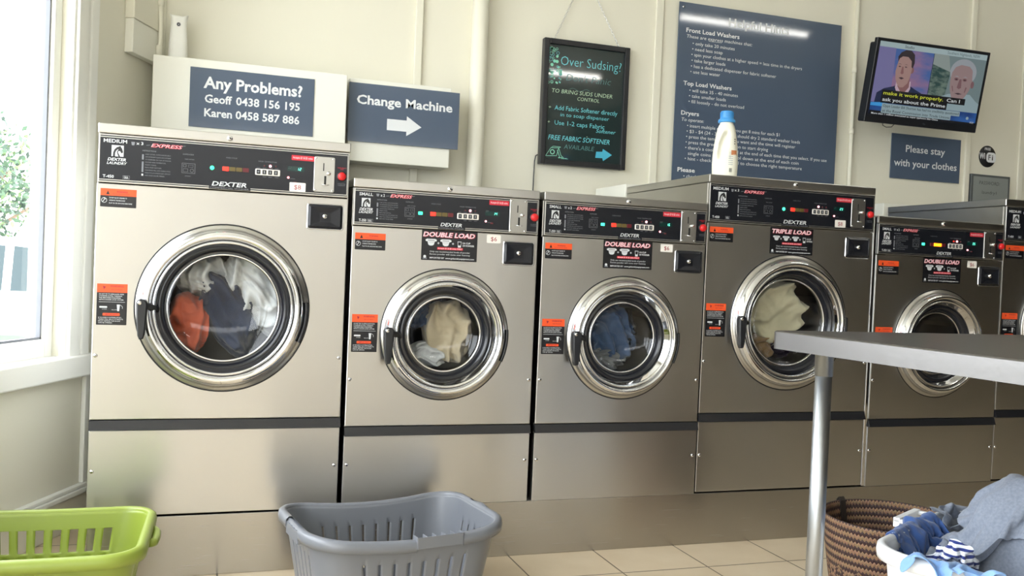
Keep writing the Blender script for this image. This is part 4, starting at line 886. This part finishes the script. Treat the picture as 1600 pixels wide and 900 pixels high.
q = MB().lathe([(.0, .238), (.034, .238), (.0345, .243), (.033, .250), (.0285, .253), (.027, .257), (.0255, .280), (.024, .284), (.0, .2845)], M_CAP, axis='z', n=36)
for k in range(36):
    a = 2*PI*k/36; q.box(.0262, .0272, -.0012, .0012, .257, .279, M_CAP, Matrix.Rotation(a, 4, 'Z'))
lab(q.build('cap', bt), 'blue screw cap')
g = GR(-.0372)
def lz(P, m, d):   # label graphics follow the bottle curve
    g.add([(x, -(.0365*math.sqrt(max(.05, 1-(x/.0525)**2)))-d, z) for x, z in P], [tuple(range(len(P)))], m)
M_LBL = mat('bottle label print', rgb(150, 160, 175), .5)
for k in range(5):
    lz([(.014+.006*k, .088), (.0205+.006*k, .088), (.0205+.006*k, .118), (.014+.006*k, .118)], mat('pale label', rgb(214, 212, 198), .5), .0006)
for k in range(3): lz([(.022+.007*k, .105), (.029+.007*k, .105), (.029+.007*k, .124), (.022+.007*k, .124)], mat('orange print', rgb(200, 130, 85), .5), .0012)
for r_ in range(5):
    for k in range(3): lz([(.012+.006*k, .066+.008*r_), (.0175+.006*k, .066+.008*r_), (.0175+.006*k, .068+.008*r_), (.012+.006*k, .068+.008*r_)], M_LBL, .0014)
for k in range(7): lz([(.016+.0016*k, .036), (.0168+.0016*k, .036), (.0168+.0016*k, .052), (.016+.0016*k, .052)], M_LABEL, .0014)
for r_ in range(3): lz([(.032, .148+.009*r_), (.036, .148+.009*r_), (.036, .152+.009*r_), (.032, .152+.009*r_)], M_LABEL, .0010)
g.done('label', bt)

# ------------------------------------------------------------------ folding table
tb = empty('folding_table', (1.60, -1.17, ZF), 'stainless steel table with tubular legs in the right foreground', 'table')
TM = Matrix.Rotation(math.radians(3.0), 4, 'Z')
def tpoly(r):
    # plan outline, rounded at the visible corner; local to the table root
    x0, x1, y0, y1 = .008, 1.62, -1.55, -.002; P = []
    for cx, cy, a in ((x1-r, y1-r, 0), (x0+r, y1-r, PI/2), (x0+r, y0+r, PI), (x1-r, y0+r, 1.5*PI)):
        for k in range(7): P.append((cx+r*math.cos(a+PI/2*k/6), cy+r*math.sin(a+PI/2*k/6)))
    return [(x+(-y)*.070, y+x*.045) for x, y in P]
P = tpoly(.018); n_ = len(P); zt = .8964; th = .043
q = MB(); e = .003; cxm = .8; cym = -.8
ins = [(x+(cxm-x)*.004, y+(cym-y)*.004) for x, y in P]
vs = [(x, y, zt) for x, y in ins]+[(x, y, zt-e) for x, y in P]+[(x, y, zt-th) for x, y in P]+[(x+(cxm-x)*.03, y+(cym-y)*.03, zt-th) for x, y in P]+[(x+(cxm-x)*.03, y+(cym-y)*.03, zt-.006) for x, y in P]
q.add(vs, [tuple(range(n_))]+[(j*n_+i, j*n_+(i+1) % n_, (j+1)*n_+(i+1) % n_, (j+1)*n_+i) for j in range(4) for i in range(n_)]+[tuple(range(4*n_, 5*n_))], M_TABLE)
q.build('table_top', tb)
for lx, ly in ((.105, -.078), (.21, -1.40), (1.55, -.03), (1.62, -1.35)):
    q = MB().tube([(lx, ly, .012), (lx, ly, zt-.03)], .0195, M_TUBE, 28); l_ = q.build('leg', tb)
    MB().lathe([(.0235, 0), (.0235, .012), (.021, .018), (.0196, .03)], M_BLACK, (lx, ly, 0), 'z', 24).build('foot', l_)
    MB().lathe([(.0197, zt-.10), (.0215, zt-.10), (.0215, zt-.04), (.03, zt-.038), (.03, zt-.030)], M_TUBE, (lx, ly, 0), 'z', 24).build('collar', l_)

# ------------------------------------------------------------------ laundry baskets
def superrect(a, b, r, n):
    """closed plan outline of a rounded rectangle, evenly resampled to n points with normals"""
    P = rrect(-a, a, -b, b, r, 16); L = [0]
    for p, q in zip(P, P[1:]+P[:1]): L.append(L[-1]+math.hypot(q[0]-p[0], q[1]-p[1]))
    out = []; T = L[-1]; j = 0
    for k in range(n):
        s = T*k/n
        while L[j+1] < s: j += 1
        t = (s-L[j])/max(L[j+1]-L[j], 1e-9); p, q = P[j], P[(j+1) % len(P)]; out.append((p[0]+(q[0]-p[0])*t, p[1]+(q[1]-p[1])*t))
    return out
def basket(name, loc, rz, a, b, r, H, m, label, rows, nslot_gap, taper, rimw, zfun, gap, handle_gaps=()):
    root = empty(name, loc, label, 'laundry basket', None, rz)
    N = 240; O = superrect(a, b, r, N); levels = sorted({0, .015, .03, 1, .97}|{z for ro in rows for z in ro[:2]}|{k/12 for k in range(13)})
    q = MB(); nl = len(levels)
    for t in levels:
        s = 1-taper*(1-t)**1.0; k_ = s if t > .02 else s*(.97+.03*t/.02)
        for (x, y) in O:
            bow = gap(x, y) if gap else 0
            q.v.append((x*k_, (y+bow)*k_, t*(H+zfun(x, y))))
    q.mi(m)
    for i in range(nl-1):
        tm = (levels[i]+levels[i+1])/2
        for k in range(N):
            hole = False
            for (z0, z1, per, wd) in rows:
                if z0 < tm < z1 and (k % per) < wd:
                    x, y = O[k]; 
                    if abs(x) < a-r*.95 or abs(y) < b-r*1.0: hole = True
            if hole: continue
            q.f.append((i*N+k, i*N+(k+1) % N, (i+1)*N+(k+1) % N, (i+1)*N+k)); q.m.append(0); q.sm.append(True)
    q.f.append(tuple(range(N))); q.m.append(0); q.sm.append(False)
    q.build('tub', root, recalc=True, solid=.004)
    # rolled rim
    prof = [(-.002, -.006), (-.002, .004), (.004, .009), (rimw*.6, .009), (rimw, .003), (rimw+.002, -.010), (rimw, -.024), (rimw-.003, -.024), (rimw-.002, -.008), (rimw*.6, .004), (.004, .003)]
    q = MB(); K = len(prof)
    for k in range(N):
        x0, y0 = O[k-1]; x1, y1 = O[(k+1) % N]; d = math.hypot(x1-x0, y1-y0); nx, ny = (y1-y0)/d, -(x1-x0)/d; x, y = O[k]; bow = gap(x, y) if gap else 0
        for u, v in prof: q.v.append((x+nx*u, y+bow+ny*u, H+zfun(x, y)+v))
    q.mi(m)
    for k in range(N):
        x, y = O[k]
        j = (k+1) % N
        for i in range(K-1):
            if any(h(x, y) for h in handle_gaps) and 2 <= i <= 8 and i not in (8,): 
                continue
            q.f.append((k*K+i, k*K+i+1, j*K+i+1, j*K+i)); q.m.append(0); q.sm.append(True)
    q.build('rim', root)
    return root, O
M_GREY = mat('silver grey plastic', rgb(112, 115, 122), .30); M_LIME = mat('lime green plastic', rgb(136, 152, 60), .36, sss=0); M_WB2 = mat('white basket plastic', rgb(232, 234, 236), .35)
gb, _ = basket('laundry_basket', (.872, -.345, ZF), math.radians(9), .285, .205, .095, .256, M_GREY, 'silver grey plastic laundry basket with thin slots on the floor in front of the machines',
 [(.22, .76, 6, 1)], 0, .16, .020, lambda x, y: .010*math.cos(x*5)*(-1)+.012*(x/.285)**2, lambda x, y: (-.022*(1-(x/.285)**2) if y < -.12 else (-.02*(1-(x/.285)**2) if y > .12 else 0)),
 handle_gaps=(lambda x, y: x > .25 and abs(y) < .055, lambda x, y: y < -.15 and -.012 < x < .132, lambda x, y: x < -.25 and -.095 < y < .035))
# moulded grips of the grey basket: ribbed sections in the rim
for (gx0, gy0, ang, L) in ((.060, -.238, .05, .142), (-.296, -.03, -PI/2+.0, .128)):
    q = MB(); Mx = Matrix.Translation((gx0, gy0, .252)) @ Matrix.Rotation(ang, 4, 'Z')
    q.box(-L/2, L/2, -.006, .018, -.022, -.016, M_GREY, Mx)
    for k in range(6): q.box(-L/2+k*L/5-.0015, -L/2+k*L/5+.0015, -.008, .020, -.022, .012, M_GREY, Mx)
    q.box(-L/2, L/2, -.009, -.006, -.022, .011, M_GREY, Mx)
    q.build('grip', gb, bevel=.001)
MB().tube([(.303, -.052, .262), (.306, 0, .266), (.303, .052, .262)], .0085, M_GREY, 12).build('grip', gb)
lb2, _ = basket('laundry_basket', (-.085, -.42, ZF), math.radians(-2), .270, .220, .075, .275, M_LIME, 'lime green plastic laundry basket with wide slots below the window',
 [(.60, .83, 6, 3), (.29, .55, 6, 3), (.06, .22, 6, 3)], 0, .17, .022, lambda x, y: -.004*(1-(x/.27)**2), None)
q = MB().tube([(.294, -.062, .258), (.302, -.045, .255), (.304, 0, .255), (.302, .045, .255), (.294, .062, .258)], .011, M_LIME, 12); q.build('grip', lb2)

wb, _ = basket('laundry_basket', (2.17, -1.37, ZF), math.radians(28), .30, .215, .11, .400, M_WB2, 'white plastic laundry basket heaped with clothes under the table',
 [(.45, .80, 10, 5), (.12, .40, 10, 5)], 0, .17, .020, lambda x, y: 0, None)
q = MB()
q.box(.030, .045, .225, .290, .392, .402, M_WB2); q.box(.165, .180, .225, .290, .392, .402, M_WB2); q.box(.030, .180, .272, .290, .380, .405, M_WB2)
q.build('grip', wb, bevel=.002)

# woven basket
M_WOV = bpy.data.materials.new('two tone woven palm'); M_WOV.use_nodes = True
nt = M_WOV.node_tree; b = nt.nodes['Principled BSDF']; b.inputs['Roughness'].default_value = .6
uvn = nt.nodes.new('ShaderNodeUVMap'); sp = nt.nodes.new('ShaderNodeSeparateXYZ'); nt.links.new(uvn.outputs[0], sp.inputs[0])
def mth(op, a, b_=None, c=None):
    n = nt.nodes.new('ShaderNodeMath'); n.operation = op
    for i, v in enumerate((a, b_, c)):
        if v is None: continue
        if isinstance(v, (int, float)): n.inputs[i].default_value = v
        else: nt.links.new(v, n.inputs[i])
    return n.outputs[0]
zig = mth('PINGPONG', mth('MULTIPLY', sp.outputs['X'], 110), .5)
row = mth('ADD', mth('MULTIPLY', sp.outputs['Y'], 12), mth('MULTIPLY', zig, .55))
fr_ = mth('FRACT', row)
st_ = mth('GREATER_THAN', fr_, .5)
# stepped diamond band low on the side
dm = mth('ADD', mth('PINGPONG', mth('MULTIPLY', sp.outputs['X'], 16), .5), mth('ABSOLUTE', mth('MULTIPLY', mth('SUBTRACT', sp.outputs['Y'], .42), 4.2)))
band = mth('LESS_THAN', mth('ABSOLUTE', mth('SUBTRACT', dm, .36)), .07)
pat = mth('ABSOLUTE', mth('SUBTRACT', st_, band))
nz = nt.nodes.new('ShaderNodeTexNoise'); nz.inputs['Scale'].default_value = 60; nt.links.new(uvn.outputs[0], nz.inputs[0])
mx = nt.nodes.new('ShaderNodeMix'); mx.data_type = 'RGBA'; nt.links.new(pat, mx.inputs['Factor']); mx.inputs['A'].default_value = rgb(60, 36, 35); mx.inputs['B'].default_value = rgb(150, 117, 88)
mx2 = nt.nodes.new('ShaderNodeMix'); mx2.data_type = 'RGBA'; mx2.blend_type = 'MULTIPLY'; mx2.inputs['Factor'].default_value = .5; nt.links.new(mx.outputs['Result'], mx2.inputs['A']); nt.links.new(nz.outputs['Color'], mx2.inputs['B'])
nt.links.new(mx2.outputs['Result'], b.inputs['Base Color'])
hgt = mth('ADD', mth('PINGPONG', mth('MULTIPLY', row, 2), .5), mth('PINGPONG', mth('MULTIPLY', sp.outputs['X'], 220), .5))
bn = nt.nodes.new('ShaderNodeBump'); bn.inputs['Distance'].default_value = .004; bn.inputs['Strength'].default_value = .8; nt.links.new(hgt, bn.inputs['Height']); nt.links.new(bn.outputs[0], b.inputs['Normal'])
wv = empty('woven_basket', (2.375, -.745, ZF), 'brown and tan woven round basket on the floor behind the table leg', 'basket')
q = MB(); q.uv = []; n_ = 96; H = .296; nl = 30
def wr(t): return .160+.050*t**.7
for side in (1, 0):
    for i in range(nl+1):
        t = i/nl if side else 1-i/nl
        for k in range(n_+1):
            a = 2*PI*k/n_; r_ = (wr(t) if side else wr(t)-.006)*(1+.012*math.sin(2*a+.5)); q.v.append((r_*math.cos(a), r_*math.sin(a), t*H+.002+(0 if side or t > 0 else .004))); q.uv.append((k/n_, t))
q.mi(M_WOV); T = 2*(nl+1)
for i in range(T-1):
    for k in range(n_): q.f.append((i*(n_+1)+k, i*(n_+1)+k+1, (i+1)*(n_+1)+k+1, (i+1)*(n_+1)+k)); q.m.append(0); q.sm.append(True)
base = len(q.v); q.v.append((0, 0, .004)); q.uv.append((0, 0))
for k in range(n_): q.f.append((k, k+1, base)); q.m.append(0); q.sm.append(True)
q.build('woven_body', wv)
M_STRAP = mat('dark leather strap', rgb(44, 38, 34), .5)
ca, sa = math.cos(1.72), math.sin(1.72); q = MB(); Mx = Matrix.Translation((0, 0, 0)) @ Matrix.Rotation(1.72, 4, 'Z')
pp = [(.170, .12), (.183, .20), (.1995, .298), (.2065, .308), (.2135, .300), (.211, .20)]
vs = [Mx @ Vector((r_, s_*.012, z)) for r_, z in pp for s_ in (-1, 1)]
q.add(vs, [(2*i, 2*i+1, 2*i+3, 2*i+2) for i in range(len(pp)-1)], M_STRAP); q.build('strap', wv, solid=.003)

# clothes heaped in the white basket
GC = 'clothes heaped in the white basket'
M_GMARL = mat('light grey marl jersey', rgb(126, 133, 147), .95, bump=(40, .18, (1, 1, 1)), var=(160, rgb(140, 147, 160)), spec=.1, sheen=.2); M_BLUE = cloth_mat('mid blue jersey', rgb(50, 78, 132), rgb(64, 92, 146), 400); M_SKY = cloth_mat('sky blue cotton', rgb(118, 156, 206), rgb(132, 168, 214), 400); M_W2 = cloth_mat('white lining cotton', rgb(214, 218, 226), rgb(202, 208, 220), 400)
def stripes(name, c1, c2, c3, per, ax='Z', frac=.5):
    m = mat(name, c1, .9, spec=.15, sheen=.3); nt = m.node_tree; b = nt.nodes['Principled BSDF']; tcn = nt.nodes.new('ShaderNodeTexCoord'); nz = nt.nodes.new('ShaderNodeTexNoise'); nz.inputs['Scale'].default_value = 6; nt.links.new(tcn.outputs['Object'], nz.inputs[0])
    sp = nt.nodes.new('ShaderNodeSeparateXYZ'); nt.links.new(tcn.outputs['Object'], sp.inputs[0])
    def mt(op, a, b_):
        n = nt.nodes.new('ShaderNodeMath'); n.operation = op
        for i, v in enumerate((a, b_)):
            if v is None: continue
            if isinstance(v, (int, float)): n.inputs[i].default_value = v
            else: nt.links.new(v, n.inputs[i])
        return n.outputs[0]
    v = mt('ADD', mt('MULTIPLY', sp.outputs[ax], 1/per), mt('MULTIPLY', nz.outputs['Fac'], 1.6)); f = mt('FRACT', v, None); k = mt('GREATER_THAN', f, frac)
    mx = nt.nodes.new('ShaderNodeMix'); mx.data_type = 'RGBA'; mx.inputs['A'].default_value = c1; mx.inputs['B'].default_value = c2; nt.links.new(k, mx.inputs['Factor'])
    k2 = mt('GREATER_THAN', mt('FRACT', mt('MULTIPLY', v, .5), None), .93); m3 = nt.nodes.new('ShaderNodeMix'); m3.data_type = 'RGBA'; nt.links.new(mx.outputs['Result'], m3.inputs['A']); m3.inputs['B'].default_value = c3; nt.links.new(k2, m3.inputs['Factor'])
    nt.links.new(m3.outputs['Result'], b.inputs['Base Color']); return m
M_ST1 = stripes('navy and white stripe', rgb(220, 224, 232), rgb(40, 52, 110), rgb(40, 52, 110), .014, 'Z', .55)
M_ST2 = stripes('blue stripe shirting', rgb(92, 118, 178), rgb(72, 92, 158), rgb(196, 140, 176), .030, 'Z', .7)
# the cloths are laid one after another on the mound of washing and frozen where they settle
def settle(name, size, n, loc, rot, seed, m, label, cat, group, solids, steps=46, outline=None, shrink=-.22, lift=.10):
    rr = random.Random(seed); nx, ny = n; q = bmesh.new(); V_ = {}
    off = Vector((rr.uniform(-30, 30), rr.uniform(-30, 30), 0))
    for i in range(nx+1):
        for j in range(ny+1):
            u, v = i/nx-.5, j/ny-.5
            if outline and not outline(u, v): continue
            p = Vector((u*size[0], v*size[1], 0)); p.z = .06*noise.noise(Vector((u*3.6, v*3.6, 0))+off)+.03*noise.noise(Vector((u*8, v*8, 0))+off)
            V_[i, j] = q.verts.new(p)
    for i in range(nx):
        for j in range(ny):
            K_ = [(i, j), (i+1, j), (i+1, j+1), (i, j+1)]
            if all(k in V_ for k in K_): q.faces.new([V_[k] for k in K_])
    for v in [v for v in q.verts if not v.link_faces]: q.verts.remove(v)
    me = bpy.data.meshes.new(name); q.to_mesh(me); q.free(); o = bpy.data.objects.new(name, me); COL.objects.link(o)
    Mx = Matrix.Translation(Vector(loc)+Vector((0, 0, lift))) @ Matrix.Rotation(rot, 4, 'Z'); me.transform(Mx)
    c = o.modifiers.new('Cloth', 'CLOTH'); cs = c.settings; cs.quality = 5; cs.mass = .25; cs.tension_stiffness = 12; cs.compression_stiffness = 12; cs.shear_stiffness = 5; cs.bending_stiffness = .03; cs.shrink_min = shrink; cs.air_damping = 1.5
    c.collision_settings.distance_min = .004; c.collision_settings.use_self_collision = True; c.collision_settings.self_distance_min = .004; c.collision_settings.self_friction = 5; c.collision_settings.friction = 20
    c.point_cache.frame_start = 1; c.point_cache.frame_end = steps+2
    for k in range(1, steps+1): SC.frame_set(k)
    e = o.evaluated_get(bpy.context.evaluated_depsgraph_get()); me2 = bpy.data.meshes.new_from_object(e)
    o.modifiers.clear(); o.data = me2; me2.name = name; me2.materials.clear(); me2.materials.append(m); SC.frame_set(1)
    for p in me2.polygons: p.use_smooth = True
    solids.append(o); collide(o)
    return tag(o, label, cat, group)
def collide(o):
    m_ = o.modifiers.new('Collision', 'COLLISION'); o.collision.thickness_outer = .004; o.collision.thickness_inner = .02; o.collision.cloth_friction = 20
SC.gravity = (0, 0, -9.8)
BC = Vector((2.17, -1.37, 0))
mnd = garment('folded_towel', (2.26, -1.335, .12), (.205, .140, .220), 51, M_GMARL, 'grey cotton towel at the core of the heap, showing only between the other clothes', 'clothes', GC, folds=4, amp=.22, sub=5, rot=(0, 0, .49))
shb = garment('blue_sheet', (2.17, -1.37, .045), (.245, .165, .115), 61, M_SKY, 'sky blue sheet filling the white basket below the rim, glimpsed between the clothes', 'clothes', GC, folds=4, amp=.12, sub=4, rot=(0, 0, .49))
solids = [mnd, shb]; collide(mnd); collide(shb)
# a coarse copy of the tub for the cloths to rest on, removed afterwards
pq = MB(); PO = superrect(.31, .225, .11, 44)
for k_, z_ in ((.86, -.05), (.94, .10), (.965, .19), (1.0, .208), (1.045, .200), (1.05, .17)):
    for x_, y_ in PO: pq.v.append((x_*k_, y_*k_, z_-ZF))
for r_ in range(5):
    for k_ in range(44): pq.f.append((r_*44+k_, r_*44+(k_+1) % 44, (r_+1)*44+(k_+1) % 44, (r_+1)*44+k_)); pq.m.append(0); pq.sm.append(True)
pq.f.append(tuple(range(44))); pq.m.append(0); pq.sm.append(True); pq.mi(M_WB2)
proxy = pq.build('rest', wb, recalc=True); collide(proxy)
bpy.context.view_layer.update()
def tee(u, v): return (abs(u) < .30) or (v > .16 and abs(u) < .5)
settle('sky_shirt', (.32, .21), (50, 34), (2.00, -1.470, .24), .45, 55, M_SKY, 'sky blue shirt along the front edge of the heap', 'clothes', GC, solids, 30, lift=.04)
settle('blue_tshirt', (.27, .29), (40, 42), (2.075, -1.205, .30), .45, 53, M_BLUE, 'mid blue t-shirt at the left side of the heap by the basket rim', 'clothes', GC, solids, 32, lift=.05, shrink=-.12)
settle('striped_shirt', (.21, .20), (40, 38), (1.945, -1.40, .28), .5, 54, M_ST1, 'navy and white striped shirt tucked between the blue t-shirt and the basket rim', 'clothes', GC, solids, 30, lift=.03, shrink=-.12)
settle('checked_shirt', (.30, .22), (40, 30), (2.20, -1.47, .30), .4, 56, M_ST2, 'blue shirt with pink stripes at the bottom right of the heap', 'clothes', GC, solids, 32, lift=.05)
settle('grey_sweatshirt', (.42, .34), (50, 42), (2.40, -1.24, .36), .2, 57, M_GMARL, 'light grey sweatshirt behind the grey t-shirt, at the back of the heap', 'clothes', GC, solids, 34, lift=.06)
settle('grey_tshirt', (.50, .46), (74, 66), (2.27, -1.38, .40), .40, 52, M_GMARL, 'large light grey marl t-shirt on top of the clothes heap', 'clothes', GC, solids, 36, outline=tee, lift=.05, shrink=-.32)
bpy.data.objects.remove(proxy)
for o_ in solids:
    for m_ in list(o_.modifiers):
        if m_.type == 'COLLISION': o_.modifiers.remove(m_)
    if o_.parent is None and o_ not in (mnd, shb):
        d_ = o_.modifiers.new('s', 'SOLIDIFY'); d_.thickness = .0025; d_.offset = 0; d_ = o_.modifiers.new('u', 'SUBSURF'); d_.levels = 1; d_.render_levels = 1

# ------------------------------------------------------------------ ceiling battens (their tubes glint in the glossy boards)
def batten(x0, x1, y, label):
    r = empty('ceiling_light', ((x0+x1)/2, y, ZC), label, 'ceiling light', 'fluorescent battens on the ceiling'); L = (x1-x0)/2
    MB().box(-L, L, -.035, .035, -.045, 0, M_WHITE).build('housing', r, bevel=.005)
    MB().tube([(-L+.03, 0, -.065), (L-.03, 0, -.065)], .014, mat('fluorescent tube', (1, 1, 1, 1), .3, emit=(1, .98, .92, 1), es=TUBE_POWER), 12).build('fluorescent_tube', r)
    for s in (-1, 1): MB().box(s*(L-.03)-.012, s*(L-.03)+.012, -.02, .02, -.085, -.04, M_WHITE).build('lamp_holder', r)
batten(3.62, 4.84, -1.02, 'fluorescent batten nearest the hints sign'); batten(2.84, 4.07, -3.34, 'fluorescent batten further from the back wall'); 

# ------------------------------------------------------------------ outside the window
M_CONC = mat('pale concrete', rgb(206, 204, 196), .8)
GZ = -.62
struct(MB().box(-40, 20, -12, 45, GZ-.2, GZ, M_CONC).build('ground'))
tag(MB().box(-3.6, -.78, 4.1, 4.3, GZ, .22, mat('pale green render', rgb(98, 112, 100), .8)).build('garden_wall', bevel=.01), 'low pale green wall outside below the window view', 'wall')
def car(loc, rz, body, label, s=1.0):
    r = empty('parked_car', loc, label, 'car', None, rz)
    # side profile, x forward, z up
    low = [(-2.1, .45), (-2.15, .75), (-2.1, .98), (-1.95, 1.02)]; roof = [(-1.75, 1.42), (-1.5, 1.52), (-.2, 1.55), (.35, 1.45), (1.05, 1.02)]; nose = [(1.9, .92), (2.15, .78), (2.2, .5), (2.1, .35)]
    P = low+roof+nose+[(1.75, .3)]+[(1.4+.36*math.cos(t), .33+.36*math.sin(t)) for t in [PI*k/8 for k in range(9)]]+[(-1.0, .3)]+[(-1.35+.36*math.cos(t), .33+.36*math.sin(t)) for t in [PI*k/8 for k in range(9)]]+[(-1.9, .33)]
    def hw(z): return .86 if z < 1.0 else .86-(z-1.0)*.38
    q = MB(); n_ = len(P); vs = [(x, -hw(z), z) for x, z in P]+[(x, hw(z), z) for x, z in P]
    q.add(vs, [tuple(range(n_)), tuple(reversed(range(n_, 2*n_)))]+[(i, (i+1) % n_, n_+(i+1) % n_, n_+i) for i in range(n_)], body); q.build('body', r, bevel=.03)
    gm = mat('car glass', rgb(28, 48, 52), .08)
    q = MB()
    for sg in (-1, 1):
        for W_ in ([(-1.62, 1.06), (-1.52, 1.40), (-.85, 1.46), (-.85, 1.06)], [(-.78, 1.06), (-.78, 1.46), (-.2, 1.48), (.1, 1.06)], [(.16, 1.06), (-.12, 1.47), (.3, 1.40), (.82, 1.06)]):
            q.add([(x, sg*(hw(z)+.008), z) for x, z in W_], [(0, 1, 2, 3)], gm)
    q.add([(-1.99, -.68, 1.06), (-1.99, .68, 1.06), (-1.80, .60, 1.38), (-1.80, -.60, 1.38)], [(0, 1, 2, 3)], gm); q.add([(1.02, -.70, 1.06), (1.02, .70, 1.06), (.44, .62, 1.43), (.44, -.62, 1.43)], [(0, 1, 2, 3)], gm)
    q.build('window_glass', r)
    for x in (1.4, -1.35):
        for sg in (-1, 1):
            w_ = MB().lathe([(0, .09), (.20, .09), (.21, .06), (.30, .07), (.33, .05), (.33, -.1), (0, -.1)], M_BLACK, (x, sg*.80, .33), n=28); w_.build('wheel', r)
    return r
car((-2.15, 6.9, GZ), math.radians(181), mat('white car paint', rgb(238, 238, 240), .25, coat=.5), 'white parked car seen through the window, nearer the glass')
car((-3.3, 10.6, GZ), math.radians(176), mat('pale teal car paint', rgb(96, 138, 140), .25, coat=.5), 'pale teal parked car further off behind the white car')
def tree(loc, h, r_, seed, label):
    root = empty('tree', loc, label, 'tree', 'trees across the street'); rr = random.Random(seed)
    q = MB().tube([(0, 0, 0), (.08, .05, h*.25), (.0, .0, h*.5), (.1, 0, h*.75)], .1, mat('bark', rgb(120, 100, 84), .9), 8, radii=[.16, .12, .09, .04])
    for k in range(7):
        a = rr.uniform(0, 6.28); z0 = h*rr.uniform(.3, .55); q.tube([(.03, 0, z0), (r_*.4*math.cos(a), r_*.4*math.sin(a), z0+h*.15), (r_*.8*math.cos(a), r_*.8*math.sin(a), z0+h*.3)], .04, MATS['bark'], 6, radii=[.06, .04, .015])
    q.build('trunk', root)
    f = MB(); mts = [mat('leaf green', rgb(74, 100, 78), .7), mat('leaf light green', rgb(112, 134, 92), .7), mat('leaf olive', rgb(60, 78, 66), .7)]
    cl = [(rr.gauss(0, r_*.42), rr.gauss(0, r_*.42), h*.62+rr.gauss(0, h*.19)) for _ in range(46)]
    for c in cl:
        for _ in range(75):
            x, y, z = (c[i]+rr.gauss(0, .24) for i in range(3)); s_ = rr.uniform(.05, .10)
            u = Vector((rr.uniform(-1, 1), rr.uniform(-1, 1), rr.uniform(-1, 1))).normalized(); v = u.cross(Vector((rr.uniform(-1, 1), rr.uniform(-1, 1), rr.uniform(-1, 1)))).normalized(); p = Vector((x, y, z))
            f.add([p-u*s_, p-v*s_*.5, p+u*s_, p+v*s_*.5], [(0, 1, 2, 3)], rr.choice(mts))
    f.build('foliage', root, recalc=False)
tree((-4.1, 17, GZ), 4.3, 2.2, 1, 'leafy green tree seen through the window at the left edge of the photo')
tree((-.6, 24, GZ), 3.6, 1.9, 2, 'lower green tree showing beside the window frame')
tree((-8.0, 18, GZ), 4.6, 2.3, 3, 'green tree further left across the street')
